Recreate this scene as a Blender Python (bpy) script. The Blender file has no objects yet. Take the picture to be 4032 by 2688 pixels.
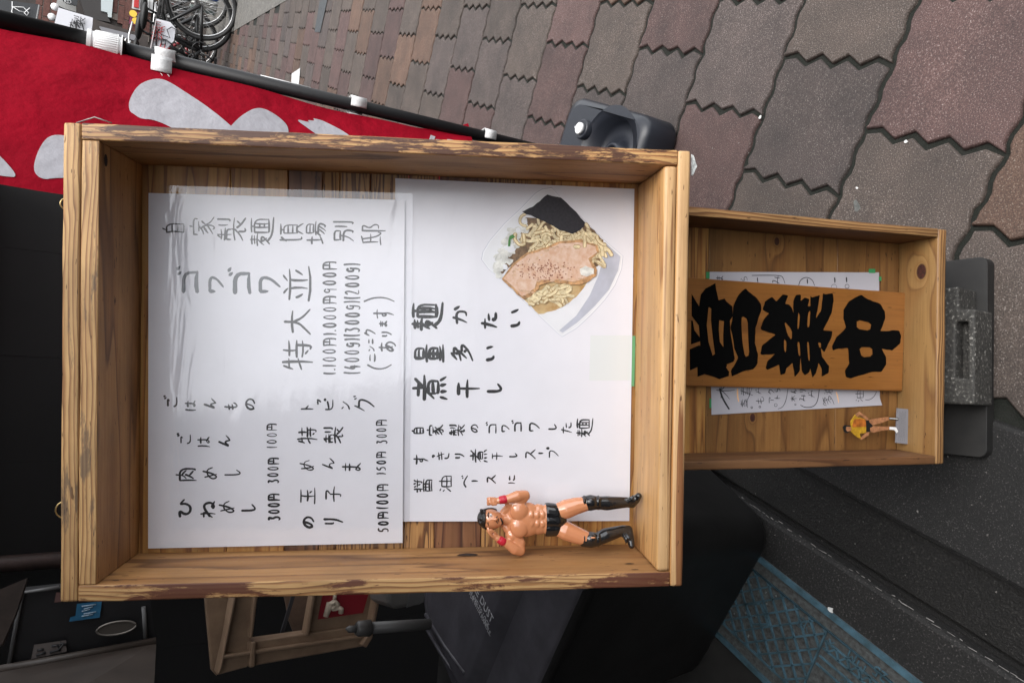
import bpy, bmesh, math, random
from mathutils import Vector, Matrix, geometry
random.seed(7)
S = bpy.context.scene
COL = S.collection
R = math.radians
# ------------------------------------------------------------------ camera
FPX, CW, CH, H = 2688.0, 4032.0, 2688.0, 1.15
PIT, ROL = R(31.03), R(-5.0)
fw = Vector((0, math.cos(PIT), -math.sin(PIT)))
dn0 = Vector((0, -math.sin(PIT), -math.cos(PIT)))
rt0 = Vector((1, 0, 0))
rt = rt0 * math.cos(ROL) + dn0 * math.sin(ROL)
dn = -rt0 * math.sin(ROL) + dn0 * math.cos(ROL)
CAM = Vector((0, 0, H))
cd = bpy.data.cameras.new('camera')
cam = bpy.data.objects.new('camera', cd)
COL.objects.link(cam)
cd.sensor_width = 36.0
cd.lens = 24.0
cd.clip_start = 0.02
cd.clip_end = 500
Mc = Matrix((dn, rt, -fw)).transposed().to_4x4()      # the phone is held upright: image right = down, image up = right
Mc.translation = CAM
cam.matrix_world = Mc
S.camera = cam
# ------------------------------------------------------------------ light
SUN_EL, SUN_ROT = R(70), R(150)
W = bpy.data.worlds.new('World')
S.world = W
W.use_nodes = True
wn = W.node_tree
wn.nodes.clear()
sky = wn.nodes.new('ShaderNodeTexSky')
sky.sky_type = 'NISHITA'
sky.sun_disc = False
sky.sun_elevation = SUN_EL
sky.sun_rotation = SUN_ROT
sky.air_density = 1.0
sky.dust_density = 1.0
hs = wn.nodes.new('ShaderNodeHueSaturation')          # overcast: the cloud cover takes the blue out
hs.inputs['Saturation'].default_value = 0.12
bg = wn.nodes.new('ShaderNodeBackground')
bg.inputs['Strength'].default_value = 0.15
wo = wn.nodes.new('ShaderNodeOutputWorld')
wn.links.new(sky.outputs[0], hs.inputs['Color'])
wn.links.new(hs.outputs[0], bg.inputs['Color'])
wn.links.new(bg.outputs[0], wo.inputs[0])
sl = bpy.data.lights.new('sun', 'SUN')
sl.energy = 1.1
sl.angle = R(40)
sl.color = (1.0, 0.97, 0.93)
so = bpy.data.objects.new('sun', sl)
COL.objects.link(so)
sd = Vector((math.sin(SUN_ROT) * math.cos(SUN_EL), math.cos(SUN_ROT) * math.cos(SUN_EL), math.sin(SUN_EL)))
so.rotation_euler = (-sd).to_track_quat('-Z', 'Y').to_euler()
S.view_settings.view_transform = 'Standard'
S.view_settings.look = 'None'
S.view_settings.gamma = 1
S.view_settings.use_curve_mapping = False
S.view_settings.exposure = 1.75

# ------------------------------------------------------------------ placing
def ray(px, py):
    u, v = CH - py, px
    return rt * ((u - CW / 3) / FPX) + dn * ((v - CW / 2) / FPX) + fw
def gz(px, py, z=0.0):
    d = ray(px, py)
    return CAM + d * ((z - H) / d.z)
def gy(px, py, Y):
    d = ray(px, py)
    return CAM + d * (Y / d.y)
def onp(px, py, P, N):
    d = ray(px, py)
    return CAM + d * ((P - CAM).dot(N) / d.dot(N))
def zm(ox, oy, s):
    return lambda x, y: (ox + x / s, oy + y / s)
def rod(w):
    w = Vector(w)
    return Matrix.Rotation(w.length, 3, w.normalized())
C2W = Matrix((rt, dn, fw)).transposed()
def frame(w, t, sc):
    B = C2W @ rod(w)
    ex, ey, ez = B.col[0], B.col[1], B.col[2]
    M = Matrix((ex, -ey, -ez)).transposed().to_4x4()
    M.translation = CAM + C2W @ (Vector(t) * sc)
    return M
def loc(M, px, py, z=0.0):
    Mi = M.inverted()
    o = Mi @ CAM
    d = Mi.to_3x3() @ ray(px, py)
    return o + d * ((z - o.z) / d.z)

# ------------------------------------------------------------------ materials
MATS = {}
def mat(name, col=(.5, .5, .5), rough=.6, metal=0., spec=.5, noise=None, bump=None, coat=0., emis=None, alpha=None, transl=0.):
    """noise=(scale, amount, [second colour]); bump=(scale, strength)"""
    if name in MATS: return MATS[name]
    m = bpy.data.materials.new(name); m.use_nodes = True
    nt = m.node_tree; b = nt.nodes['Principled BSDF']
    b.inputs['Base Color'].default_value = (*col, 1)
    b.inputs['Roughness'].default_value = rough
    b.inputs['Metallic'].default_value = metal
    b.inputs['Specular IOR Level'].default_value = spec
    b.inputs['Coat Weight'].default_value = coat
    if emis:
        b.inputs['Emission Color'].default_value = (*emis[0], 1); b.inputs['Emission Strength'].default_value = emis[1]
    tc = nt.nodes.new('ShaderNodeTexCoord')
    if noise:
        n = nt.nodes.new('ShaderNodeTexNoise'); n.inputs['Scale'].default_value = noise[0]; n.inputs['Detail'].default_value = 8
        n.inputs['Roughness'].default_value = .65
        r = nt.nodes.new('ShaderNodeValToRGB')
        a = noise[1]
        c2 = noise[2] if len(noise) > 2 else tuple(c * (1 - a) for c in col)
        c1 = col if len(noise) > 2 else tuple(min(1, c * (1 + a * .6)) for c in col)
        r.color_ramp.elements[0].color = (*c2, 1); r.color_ramp.elements[1].color = (*c1, 1)
        r.color_ramp.elements[0].position = .36; r.color_ramp.elements[1].position = .66
        nt.links.new(tc.outputs['Object'], n.inputs['Vector']); nt.links.new(n.outputs[0], r.inputs[0]); nt.links.new(r.outputs[0], b.inputs['Base Color'])
    if bump:
        n2 = nt.nodes.new('ShaderNodeTexNoise'); n2.inputs['Scale'].default_value = bump[0]; n2.inputs['Detail'].default_value = 5
        bp = nt.nodes.new('ShaderNodeBump'); bp.inputs['Strength'].default_value = bump[1]; bp.inputs['Distance'].default_value = bump[2] if len(bump) > 2 else .002
        nt.links.new(tc.outputs['Object'], n2.inputs['Vector']); nt.links.new(n2.outputs[0], bp.inputs['Height']); nt.links.new(bp.outputs[0], b.inputs['Normal'])
    if transl:                                            # thin cloth lets daylight through
        t_ = nt.nodes.new('ShaderNodeBsdfTranslucent'); x_ = nt.nodes.new('ShaderNodeMixShader'); x_.inputs[0].default_value = transl
        t_.inputs[0].default_value = (*col, 1)
        o_ = nt.nodes['Material Output']
        nt.links.new(b.outputs[0], x_.inputs[1]); nt.links.new(t_.outputs[0], x_.inputs[2]); nt.links.new(x_.outputs[0], o_.inputs[0])
    MATS[name] = m
    return m

def ramp(nt, pts):
    r = nt.nodes.new('ShaderNodeValToRGB'); e = r.color_ramp.elements
    e[0].position, e[0].color = pts[0][0], (*pts[0][1], 1)
    e[1].position, e[1].color = pts[-1][0], (*pts[-1][1], 1)
    for p, c in pts[1:-1]:
        q = e.new(p); q.color = (*c, 1)
    return r
def mth(nt, op, a, b=None, clamp=False):
    n = nt.nodes.new('ShaderNodeMath'); n.operation = op; n.use_clamp = clamp
    for i, v in enumerate((a, b)):
        if v is None: continue
        if isinstance(v, (int, float)): n.inputs[i].default_value = v
        else: nt.links.new(v, n.inputs[i])
    return n.outputs[0]
def vmath(nt, op, a, b):
    n = nt.nodes.new('ShaderNodeVectorMath'); n.operation = op
    for i, v in enumerate((a, b)):
        if isinstance(v, tuple): n.inputs[i].default_value = v
        else: nt.links.new(v, n.inputs[i])
    return n.outputs[1] if op == 'DISTANCE' else n.outputs[0]
def tex_noise(nt, vec, scale, detail=4, rough=.55, dist=0.):
    n = nt.nodes.new('ShaderNodeTexNoise'); n.inputs['Scale'].default_value = scale; n.inputs['Detail'].default_value = detail
    n.inputs['Roughness'].default_value = rough; n.inputs['Distortion'].default_value = dist
    nt.links.new(vec, n.inputs['Vector']); return n.outputs[0]
def mixc(nt, f, a, b, blend='MIX'):
    n = nt.nodes.new('ShaderNodeMix'); n.data_type = 'RGBA'; n.blend_type = blend
    if isinstance(f, (int, float)): n.inputs[0].default_value = f
    else: nt.links.new(f, n.inputs[0])
    for i, v in ((6, a), (7, b)):
        if isinstance(v, tuple): n.inputs[i].default_value = (*v, 1)
        else: nt.links.new(v, n.inputs[i])
    return n.outputs[2]

def wood(name, light, dark, line, rings=9.0, ring_w=.3, rough=.55, dirt=.25, stain=None, knots=(), across=30., linear=False, coat=0., grime=None):
    """grain runs along X of the point attribute 'gr' (metres, along / across / through the board)"""
    warm = lambda c: (c[0] * 1.07, c[1] * .97, c[2] * .80)
    light, dark = warm(light), warm(dark); line = tuple(l * .65 + d * .35 for l, d in zip(line, dark))
    m = bpy.data.materials.new(name); m.use_nodes = True
    nt = m.node_tree; b = nt.nodes['Principled BSDF']
    at = nt.nodes.new('ShaderNodeAttribute'); at.attribute_name = 'gr'
    v = at.outputs['Vector']
    big = vmath(nt, 'MULTIPLY', v, ((4.5 if linear else 1.6), across, across))
    f = tex_noise(nt, big, 1.0, 3 if linear else 2, .5, .3)
    sp = nt.nodes.new('ShaderNodeSeparateXYZ'); nt.links.new(v, sp.inputs[0])
    f = mth(nt, 'MULTIPLY', f, rings)
    if linear:
        f = mth(nt, 'ADD', f, mth(nt, 'MULTIPLY', mth(nt, 'ADD', sp.outputs[1], sp.outputs[2]), 210.0))
    kdark = None
    for kx, ky, kr in knots:
        dv = vmath(nt, 'MULTIPLY', vmath(nt, 'SUBTRACT', v, (kx, ky, 0)), (1, 1, 0))
        dv = vmath(nt, 'MULTIPLY', dv, (.72, 1, 1))
        d = vmath(nt, 'DISTANCE', dv, (0, 0, 0))
        g = mth(nt, 'DIVIDE', d, kr)
        g2 = mth(nt, 'DIVIDE', 3.2, mth(nt, 'ADD', mth(nt, 'MULTIPLY', g, g), .6))
        f = mth(nt, 'ADD', f, g2)
        kk = mth(nt, 'SUBTRACT', 1.0, mth(nt, 'MULTIPLY', mth(nt, 'SUBTRACT', g, .85), 4.5), True)
        kk = mth(nt, 'MINIMUM', kk, 1.0)
        kdark = kk if kdark is None else mth(nt, 'MAXIMUM', kdark, kk)
    fr = mth(nt, 'FRACT', f)
    r1 = ramp(nt, [(0, light), (.45, tuple(l * .9 for l in light)), (1 - ring_w * .7, dark), (.93, line), (1, tuple(l * .95 for l in light))])
    nt.links.new(fr, r1.inputs[0])
    col = r1.outputs[0]
    fine = tex_noise(nt, vmath(nt, 'MULTIPLY', v, (9, 330, 330)), 1.0, 5, .75)
    r2 = ramp(nt, [(.28, (.38, .26, .18)), (.44, (.80, .73, .67)), (.6, (1.0, 1.0, 1.0)), (.75, (1.14, 1.13, 1.12))])
    nt.links.new(fine, r2.inputs[0])
    col = mixc(nt, .52, col, r2.outputs[0], 'MULTIPLY')
    cloud = tex_noise(nt, vmath(nt, 'MULTIPLY', v, (9, 26, 26)), 1.0, 5, .6)
    r3 = ramp(nt, [(.3, (1 - dirt,) * 3), (.62, (1.0, 1.0, 1.0))])
    nt.links.new(cloud, r3.inputs[0])
    col = mixc(nt, 1.0, col, r3.outputs[0], 'MULTIPLY')
    speck = tex_noise(nt, vmath(nt, 'MULTIPLY', v, (60, 300, 300)), 1.0, 2, .5)
    r4 = ramp(nt, [(.0, (.12, .08, .06)), (.27, (.16, .1, .07)), (.31, (1, 1, 1)), (1, (1, 1, 1))])
    nt.links.new(speck, r4.inputs[0])
    col = mixc(nt, .8, col, r4.outputs[0], 'MULTIPLY')
    if stain:                                             # worn remains of paint: (colour, threshold)
        sn = tex_noise(nt, vmath(nt, 'MULTIPLY', v, (16, 150, 90)), 1.0, 6, .72, .3)
        sb = tex_noise(nt, vmath(nt, 'MULTIPLY', v, (7, 7, 7)), 1.0, 2, .5)
        s = mth(nt, 'ADD', mth(nt, 'MULTIPLY', sn, .75), mth(nt, 'MULTIPLY', sb, .55))
        s = mth(nt, 'MULTIPLY', mth(nt, 'SUBTRACT', s, stain[1]), 22., True)
        s = mth(nt, 'MINIMUM', s, 1.0)
        col = mixc(nt, mth(nt, 'MULTIPLY', s, .93), col, stain[0])
    if grime:
        gn = tex_noise(nt, vmath(nt, 'MULTIPLY', v, (11, 90, 60)), 1.0, 5, .7, .2)
        g_ = mth(nt, 'MULTIPLY', mth(nt, 'SUBTRACT', gn, grime[1]), 14., True)
        g_ = mth(nt, 'MINIMUM', g_, 1.0)
        col = mixc(nt, mth(nt, 'MULTIPLY', g_, .7), col, grime[0])
    if kdark is not None:
        kn = tex_noise(nt, v, 260., 4, .6)
        rk = ramp(nt, [(.3, (.022, .008, .006)), (.65, (.065, .018, .012))])
        nt.links.new(kn, rk.inputs[0])
        col = mixc(nt, mth(nt, 'MAXIMUM', kdark, 0.0), col, rk.outputs[0])
    nt.links.new(col, b.inputs['Base Color'])
    b.inputs['Roughness'].default_value = rough
    b.inputs['Coat Weight'].default_value = coat
    b.inputs['Coat Roughness'].default_value = .3
    bp = nt.nodes.new('ShaderNodeBump'); bp.inputs['Strength'].default_value = .35; bp.inputs['Distance'].default_value = .0006
    hgt = mth(nt, 'ADD', mth(nt, 'MULTIPLY', fine, .6), mth(nt, 'MULTIPLY', fr, -.5))
    nt.links.new(hgt, bp.inputs['Height']); nt.links.new(bp.outputs[0], b.inputs['Normal'])
    return m

# ------------------------------------------------------------------ building helpers
def tag(o, label=None, cat=None, group=None, kind=None):
    if label: o['label'] = label
    if cat: o['category'] = cat
    if group: o['group'] = group
    if kind: o['kind'] = kind
    return o
def empty(name, M=None, label=None, cat=None, group=None, loc_=None, rz=0):
    o = bpy.data.objects.new(name, None); COL.objects.link(o)
    o.empty_display_size = .05
    if M is not None: o.matrix_world = M
    if loc_ is not None: o.location = loc_; o.rotation_euler = (0, 0, rz)
    return tag(o, label, cat, group)
class MB:
    def __init__(s): s.v = []; s.f = []; s.mi = []; s.sm = []
    def add(s, vs, fs, mi=0, smooth=False):
        n = len(s.v); s.v += [tuple(p) for p in vs]
        for f in fs: s.f.append(tuple(i + n for i in f)); s.mi.append(mi); s.sm.append(smooth)
    def box(s, x0, x1, y0, y1, z0, z1, mi=0, M=None):
        vs = [Vector((x, y, z)) for x in (x0, x1) for y in (y0, y1) for z in (z0, z1)]
        if M: vs = [M @ p for p in vs]
        s.add(vs, [(0, 1, 3, 2), (4, 6, 7, 5), (0, 4, 5, 1), (2, 3, 7, 6), (0, 2, 6, 4), (1, 5, 7, 3)], mi)
    def tube(s, pts, rad, n=10, mi=0, cap=True, smooth=True):
        pts = [Vector(p) for p in pts]
        rad = rad if isinstance(rad, (list, tuple)) else [rad] * len(pts)
        t = (pts[1] - pts[0]).normalized()
        a = t.orthogonal().normalized(); vs = []; k = len(pts)
        for i, p in enumerate(pts):
            if 0 < i < k - 1: tt = (pts[i + 1] - pts[i - 1]).normalized()
            else: tt = (pts[min(i + 1, k - 1)] - pts[max(i - 1, 0)]).normalized()
            a = (a - tt * a.dot(tt)).normalized(); b = tt.cross(a)
            vs += [p + (a * math.cos(2 * math.pi * j / n) + b * math.sin(2 * math.pi * j / n)) * rad[i] for j in range(n)]
        fs = [(i * n + j, i * n + (j + 1) % n, (i + 1) * n + (j + 1) % n, (i + 1) * n + j) for i in range(k - 1) for j in range(n)]
        s.add(vs, fs, mi, smooth)
        if cap:
            n0 = len(s.v) - len(vs)
            s.f.append(tuple(n0 + j for j in range(n))[::-1]); s.mi.append(mi); s.sm.append(False)
            s.f.append(tuple(n0 + (k - 1) * n + j for j in range(n))); s.mi.append(mi); s.sm.append(False)
    def ell(s, c, r, M3=None, nu=14, nv=10, mi=0):
        c = Vector(c); r = (r,) * 3 if isinstance(r, (int, float)) else r
        vs = []
        for i in range(nv + 1):
            th = math.pi * i / nv
            for j in range(nu):
                ph = 2 * math.pi * j / nu
                p = Vector((r[0] * math.sin(th) * math.cos(ph), r[1] * math.sin(th) * math.sin(ph), r[2] * math.cos(th)))
                if M3: p = M3 @ p
                vs.append(c + p)
        s.add(vs, [(i * nu + j, (i + 1) * nu + j, (i + 1) * nu + (j + 1) % nu, i * nu + (j + 1) % nu) for i in range(nv) for j in range(nu)], mi, True)
    def poly(s, pts, z, mi=0, holes=()):
        loops = [[Vector((p[0], p[1], 0)) for p in L] for L in (pts, *holes)]
        tris = geometry.tessellate_polygon(loops)
        flat = [p for L in loops for p in L]
        fs = []
        for t in tris:
            a, b, c = (flat[i] for i in t)
            cr = (b - a).cross(c - a).z
            if abs(cr) < 1e-14: continue
            fs.append(tuple(t) if cr > 0 else tuple(t[::-1]))
        s.add([(p.x, p.y, z) for p in flat], fs, mi)
    def prism(s, pts, z0, z1, mi=0, holes=(), mside=None):
        s.poly(pts, z1, mi, holes)
        n0 = len(s.v); s.poly(pts, z0, mi, holes)
        for i in range(len(s.f)):
            if min(s.f[i]) >= n0: s.f[i] = s.f[i][::-1]
        ms = mi if mside is None else mside
        for k_, L in enumerate((pts, *holes)):
            area = sum(L[i][0] * L[(i + 1) % len(L)][1] - L[(i + 1) % len(L)][0] * L[i][1] for i in range(len(L)))
            q = list(L) if (area > 0) == (k_ == 0) else list(L)[::-1]
            n = len(q)
            s.add([(p[0], p[1], z) for p in q for z in (z0, z1)], [(2 * i, 2 * ((i + 1) % n), 2 * ((i + 1) % n) + 1, 2 * i + 1) for i in range(n)], ms)
    def mesh(s, name, mats):
        me = bpy.data.meshes.new(name); me.from_pydata(s.v, [], s.f)
        for m in (mats if isinstance(mats, (list, tuple)) else [mats]): me.materials.append(m)
        me.polygons.foreach_set('material_index', s.mi); me.polygons.foreach_set('use_smooth', s.sm)
        me.update(); return me
    def build(s, name, mats, parent=None, weld=False):
        me = s.mesh(name, mats)
        o = bpy.data.objects.new(name, me); COL.objects.link(o); o.parent = parent
        return o
def finish_bevel(o, w, seg=1, angle=R(35)):
    bm = bmesh.new(); bm.from_mesh(o.data)
    bmesh.ops.remove_doubles(bm, verts=bm.verts, dist=1e-6)
    es = [e for e in bm.edges if len(e.link_faces) == 2 and e.calc_face_angle(0) > angle]
    bmesh.ops.bevel(bm, geom=es, offset=w, segments=seg, affect='EDGES', clamp_overlap=True, profile=.5)
    bm.to_mesh(o.data); bm.free()
    return o
def board(name, parent, x0, x1, y0, y1, z0, z1, axis, m, front=None, bev=.0012, jit=.0006, cut=14):
    """a plank; axis = 'x','y' the grain direction; front = second material for faces looking at +z"""
    bm = bmesh.new(); bmesh.ops.create_cube(bm, size=1)
    for v in bm.verts: v.co = Vector((x0 + (v.co.x + .5) * (x1 - x0), y0 + (v.co.y + .5) * (y1 - y0), z0 + (v.co.z + .5) * (z1 - z0)))
    if bev: bmesh.ops.bevel(bm, geom=list(bm.edges), offset=bev, segments=2, affect='EDGES', profile=.6)
    L = (x1 - x0) if axis == 'x' else (y1 - y0)
    le = [e for e in bm.edges if abs((e.verts[0].co - e.verts[1].co)['xy'.index(axis)]) > L * .8]
    if cut and le: bmesh.ops.subdivide_edges(bm, edges=le, cuts=cut, use_grid_fill=True)
    ph = random.uniform(0, 50)
    for v in bm.verts:
        a = v.co['xy'.index(axis)]
        w = math.sin(a * 31 + ph) * .5 + math.sin(a * 77 + ph * 2) * .3 + random.uniform(-.4, .4)
        cx, cy, cz = (x0 + x1) / 2, (y0 + y1) / 2, (z0 + z1) / 2
        if axis == 'x' : v.co.y += (1 if v.co.y > cy else -1) * w * jit * .5
        else: v.co.x += (1 if v.co.x > cx else -1) * w * jit * .5
        v.co.z += (1 if v.co.z > cz else 0) * w * jit * .6
    bm.normal_update()
    me = bpy.data.meshes.new(name)
    me.materials.append(m)
    if front:
        me.materials.append(front)
        for f in bm.faces:
            if f.normal.z > .6: f.material_index = 1
    for f in bm.faces: f.smooth = True
    bm.to_mesh(me); bm.free()
    for p in me.polygons: p.use_smooth = len(p.vertices) > 0 and p.area < (bev * 3) * L
    off = Vector((random.uniform(0, 9), random.uniform(0, 9), random.uniform(0, 9)))
    if name.startswith('knot_'): off = Vector((0, 0, 0)); name = name[5:]; me.name = name
    at = me.attributes.new('gr', 'FLOAT_VECTOR', 'POINT')
    thin_z = abs(z1 - z0) < abs((y1 - y0) if axis == 'x' else (x1 - x0))
    for i, v in enumerate(me.vertices):
        c = v.co
        al, ac, th = (c.x, c.y, c.z) if axis == 'x' else (c.y, c.x, c.z)
        if not thin_z: ac, th = th, ac
        at.data[i].vector = Vector((al, ac, th)) + off
    o = bpy.data.objects.new(name, me); COL.objects.link(o); o.parent = parent
    return o

# handwriting: strokes as xxyy tokens in a 0-99 box, x right, y down
G = {}
for line in """自 50033620 20202095 202080208095 20458045 20708070 20958095
家 50005012 10150830 101590158830 25357535 503530501055 40455560559040983590 45551572 55681090 75485862 586270809595
製 25001512 10125012 05255525 30003045 10301045 103050305045 68056835 900090428242 50485056 05589558 505830750585 407240955590 556570809595 82656876
麺 25002530 10084008 12183818 05304530 25320855 154540451078 18453065 207040909995 50059505 70056818 50185075 501892189275 50759275 65186575 78187875 65387838 65567856
頃 30101030 150515903088 45089508 70086522 50225072 502290229072 50389038 50559055 50729072 62724595 78729895
場 20052075 05303530 05803868 50055038 500585058538 50218521 50388538 40509850 55504070 5060906080957290 65604590 78605895
別 10081035 100850085035 10355035 0550555050954290 303525700595 70127065 920592988290
邸 40051012 15121570 15405040 3010386055855870 05804078 65086598 650890087535925590707572
ゴ 153075307588 15887888 70087818 85039313
ワ 20152045 2015821578554095
ニ 20308030 10809080
並 28003815 72006015 10209020 38223888 62226288 15452570 85457570 05929592
大 10329032 5002485020800595 503565659595
特 18050835 12224022 28002898 05624050 68056848 50229522 45489848 45659565 824882957090 55756585
円 12081298 1208880888967890 50085050 12508850
0 5005252520704595758078355505
1 50054595
2 202250057525506015928590
3 2010701040407560708540961885
4 550215658565 60406098
5 8008350825456042806860922090
9 7520450520253048704575207095
. 45855092
( 7000403040707099
) 3000603060703099
g 752545152035356075557525759040992090
ン 15203535 109050809030
ク 45051545 4020852070603598
ッ 15402260 40354855 803570754595
あ 15208020 450240605080 654040752085156540457545906575905598
り 301028504050 750575604598
ま 15208520 15408040 50025080309515852572 25725078 50788595
す 10209020 550255603560304555405865 58654095
ご 253075306040 207030928592 75088220 88039515
は 15081095 40309030 70057080509242806070 60709590
ん 50051595405555606092 60929560
も 45053570509280808565 15357030 15607055
の 551540702085 2085105530206512904085755592
肉 15201598 1520852085957590 500045352550 48307550 504540702585 48657585
め 25154585 650550602590106040307530906065 906595
し 3005307550959070
ひ 10154010205030856090755070109545
ね 25052598 082540220580 1065552580309070709255856575 65759595
ト 35053595 35383860 35388060
ピ 201520858585 75352050 80089008901880188008
グ 40051050 3525802570653598 80058515 95009910
玉 15108510 20488048 05909590 50105090 65627575
子 201080105035 503550923588 05559555
か 1030702570855090 40051590 80159545
た 10256025 38051595 55509048 557060909590
い 152020703580 75258570
量 25052532 250575057532 25187518 25327532 05429542 22522278 225278527878 22657865 22787878 50525096 15878587 05979597
多 50002025 4512801250351545 45225530 60352570 5548924860801598 55606570
煮 20157515 48004832 05329532 85051060 30453072 304575457572 30587558 30727572 15800898 35803895 58806295 78809096
干 20108010 05489548 50105098
っ 2050754580655085
き 20188012 20388532 45027055 306030857592
ス 2015751550551092 55559090
ー 50105090
プ 1525702565602595 82059208902082188205
醤 25022548 05202520 10352535 40054515 60026512 85027515 40209020 751575456542 50285836 10559055 15651598 156585658598 15988598 40554080 60556080 15858585
油 10102018 05351545 05902560 35253595 352595259595 35959595 35609560 65056595
ベ 056535309085 70207530 85129025
に 18081595 45258525 457555909090
本 10259025 50025098 50250570 50259570
韓 10053505 20002012 08153815 08153845 08304030 08454045 05554255 25459998 60109510 55259825 60407040 60559055 75005598 50709970
や 106085458070 40100598 55056520
立 50005018 15208520 30304060 70306060 05909590
飲 25000525 25004520 10303830 10301090 10554055 10903580 60005030 50259025 70252598 70459998
み 201550151090 107040659575 80357098
処 25001050 20254525103598 30555898 60156060 601585158860
ら 40055515 302025606045806570903095
と 30054040 8530255525859090
て 10208515 501530603095
わ 25052598 082540220580 15605530803085656095
ア 152085206545 50404595
サ 05309530 30083060 70087050 50983030
""".splitlines():
    k, rest = line.split(' ', 1)
    strokes = []
    for t in rest.split():
        t = t[:len(t) - len(t) % 4]
        if len(t) >= 8: strokes.append([(int(t[i:i + 2]), int(t[i + 2:i + 4])) for i in range(0, len(t), 4)])
    G[k] = strokes
def ribbon(mb, pts, w, z, mi=0, taper=.5, rnd=None, sm=True):
    """a pen stroke lying in the xy plane"""
    rnd = rnd or random
    P = [Vector((p[0], p[1])) for p in pts]
    if sm and len(P) > 2:                                # Chaikin smoothing
        for _ in range(2):
            Q = [P[0]]
            for a, b in zip(P, P[1:]): Q += [a.lerp(b, .25), a.lerp(b, .75)]
            P = Q + [P[-1]]
    elif len(P) == 2:
        a, b = P; m_ = (a + b) / 2; n = Vector((-(b - a).y, (b - a).x)) * rnd.uniform(-.05, .05)
        P = [a, a.lerp(b, .3) + n, a.lerp(b, .7) + n, b]
    n = len(P); L = []; Rr = []
    w0 = rnd.uniform(.75, 1.2)
    for i, p in enumerate(P):
        t = (P[min(i + 1, n - 1)] - P[max(i - 1, 0)])
        t = t.normalized() if t.length > 1e-9 else Vector((1, 0))
        nn = Vector((-t.y, t.x)); s = i / (n - 1)
        ww = w * .5 * w0 * (1.12 - taper * s * s) * (.8 if i in (0, n - 1) else 1) * rnd.uniform(.92, 1.08)
        L.append(p + nn * ww); Rr.append(p - nn * ww)
    e0 = (P[0] - P[1]).normalized() * w * .35 + P[0] if (P[0] - P[1]).length > 1e-9 else P[0]
    e1 = (P[-1] - P[-2]).normalized() * w * .3 + P[-1] if (P[-1] - P[-2]).length > 1e-9 else P[-1]
    vs = [(*e0, z)] + [(*q, z) for ab in zip(L, Rr) for q in ab] + [(*e1, z)]
    fs = [(0, 2, 1)] + [(1 + 2 * i, 2 + 2 * i, 4 + 2 * i, 3 + 2 * i) for i in range(n - 1)] + [(2 * n - 1, 2 * n, 2 * n + 1)]
    mb.add(vs, fs, mi)
ZC = [0]
def glyph(mb, ch, corners, w, z, mi=0, taper=.5, skew=0.):
    """corners: 2D points (top-left, top-right, bottom-left, bottom-right) in the sheet's own xy"""
    tl, tr, bl, br = corners
    for st in G.get(ch, ()):
        ZC[0] = (ZC[0] + 1) % 23
        q = []
        for x, y in st:
            s, t = x / 99, y / 99
            s += skew * (.5 - t)
            s += random.uniform(-.012, .012); t += random.uniform(-.012, .012)
            p = tl.lerp(tr, s).lerp(bl.lerp(br, s), t); q.append((p.x, p.y))
        ribbon(mb, q, w, z + ZC[0] * 2e-6, mi, taper)
def gbox(M, zf, bx, z):
    """image box (x0,y0,x1,y1) in a zoomed picture -> sheet corners; image right is the writing's down, image up its right"""
    x0, y0, x1, y1 = bx
    f = lambda a, b: loc(M, *zf(a, b), z).xy
    return f(x0, y1), f(x0, y0), f(x1, y1), f(x1, y0)
def tline(mb, M, zf, txt, x0, x1, y0, y1, w, z, widths=None):
    """a line of writing that runs towards the top of the image, from y0 to y1"""
    wd = {'.': .35, '(': .5, ')': .5, '1': .6, '円': 1.35, ' ': .7}
    tot = sum(wd.get(c, 1) for c in txt); y = y0; step = (y1 - y0) / tot
    for c in txt:
        a = wd.get(c, 1) * step
        p = .12 * step
        glyph(mb, c, gbox(M, zf, (x0 + random.uniform(-3, 3), y + a - p, x1 + random.uniform(-3, 3), y + p), z), w, z)
        y += a
def smooth_mod(mb_obj, voxel, it=4, fac=.5):
    """voxel-remesh a soup of closed shapes into one continuous skin"""
    m1 = mb_obj.modifiers.new('r', 'REMESH'); m1.mode = 'VOXEL'; m1.voxel_size = voxel; m1.use_smooth_shade = True
    m2 = mb_obj.modifiers.new('s', 'SMOOTH'); m2.iterations = it; m2.factor = fac
    dg = bpy.context.evaluated_depsgraph_get()
    me = bpy.data.meshes.new_from_object(mb_obj.evaluated_get(dg))
    mb_obj.modifiers.clear()
    old = mb_obj.data; mats = [m for m in old.materials]
    mb_obj.data = me; me.name = old.name
    me.materials.clear()
    for m in mats: me.materials.append(m)
    for p in me.polygons: p.use_smooth = True; p.material_index = 0
    bpy.data.meshes.remove(old)
    return mb_obj
# ================================================================== the two wooden box signs
WU, WL = .45, .331
MU = frame((0.10878536, 0.01345505, 0.01481108), (-0.54520072, -0.94547578, 1.42587698), WU)
ML = frame((0.2720936, -0.014923, 0.02584195), (-0.52100768, 1.83853248, 2.90488914), WL)
HU, DU, SU, TU, BU = 1.34691546 * WU, .21133275 * WU, .0348296 * WU, .07105441 * WU, .06109386 * WU
DL, SL, BL = .20776768 * WL, .03477312 * WL, .04502723 * WL
PINE, PINED, PINEL = (.47, .29, .145), (.34, .175, .075), (.17, .07, .028)
wood_side = wood('weathered pine', (.43, .25, .115), (.32, .17, .072), (.11, .048, .024), 6, .3, .6, .35, across=14)
wood_edge = wood('sawn pine edge', (.58, .395, .21), (.42, .25, .125), (.13, .06, .03), 5, .45, .6, .35, linear=True, grime=((.09, .065, .05), .56))
wood_worn = wood('pine edge with worn maroon paint', (.54, .345, .165), (.34, .17, .075), (.09, .035, .02), 5, .45, .55, .4, linear=True, stain=((.050, .014, .007), .592), grime=((.02, .011, .009), .58))
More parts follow.
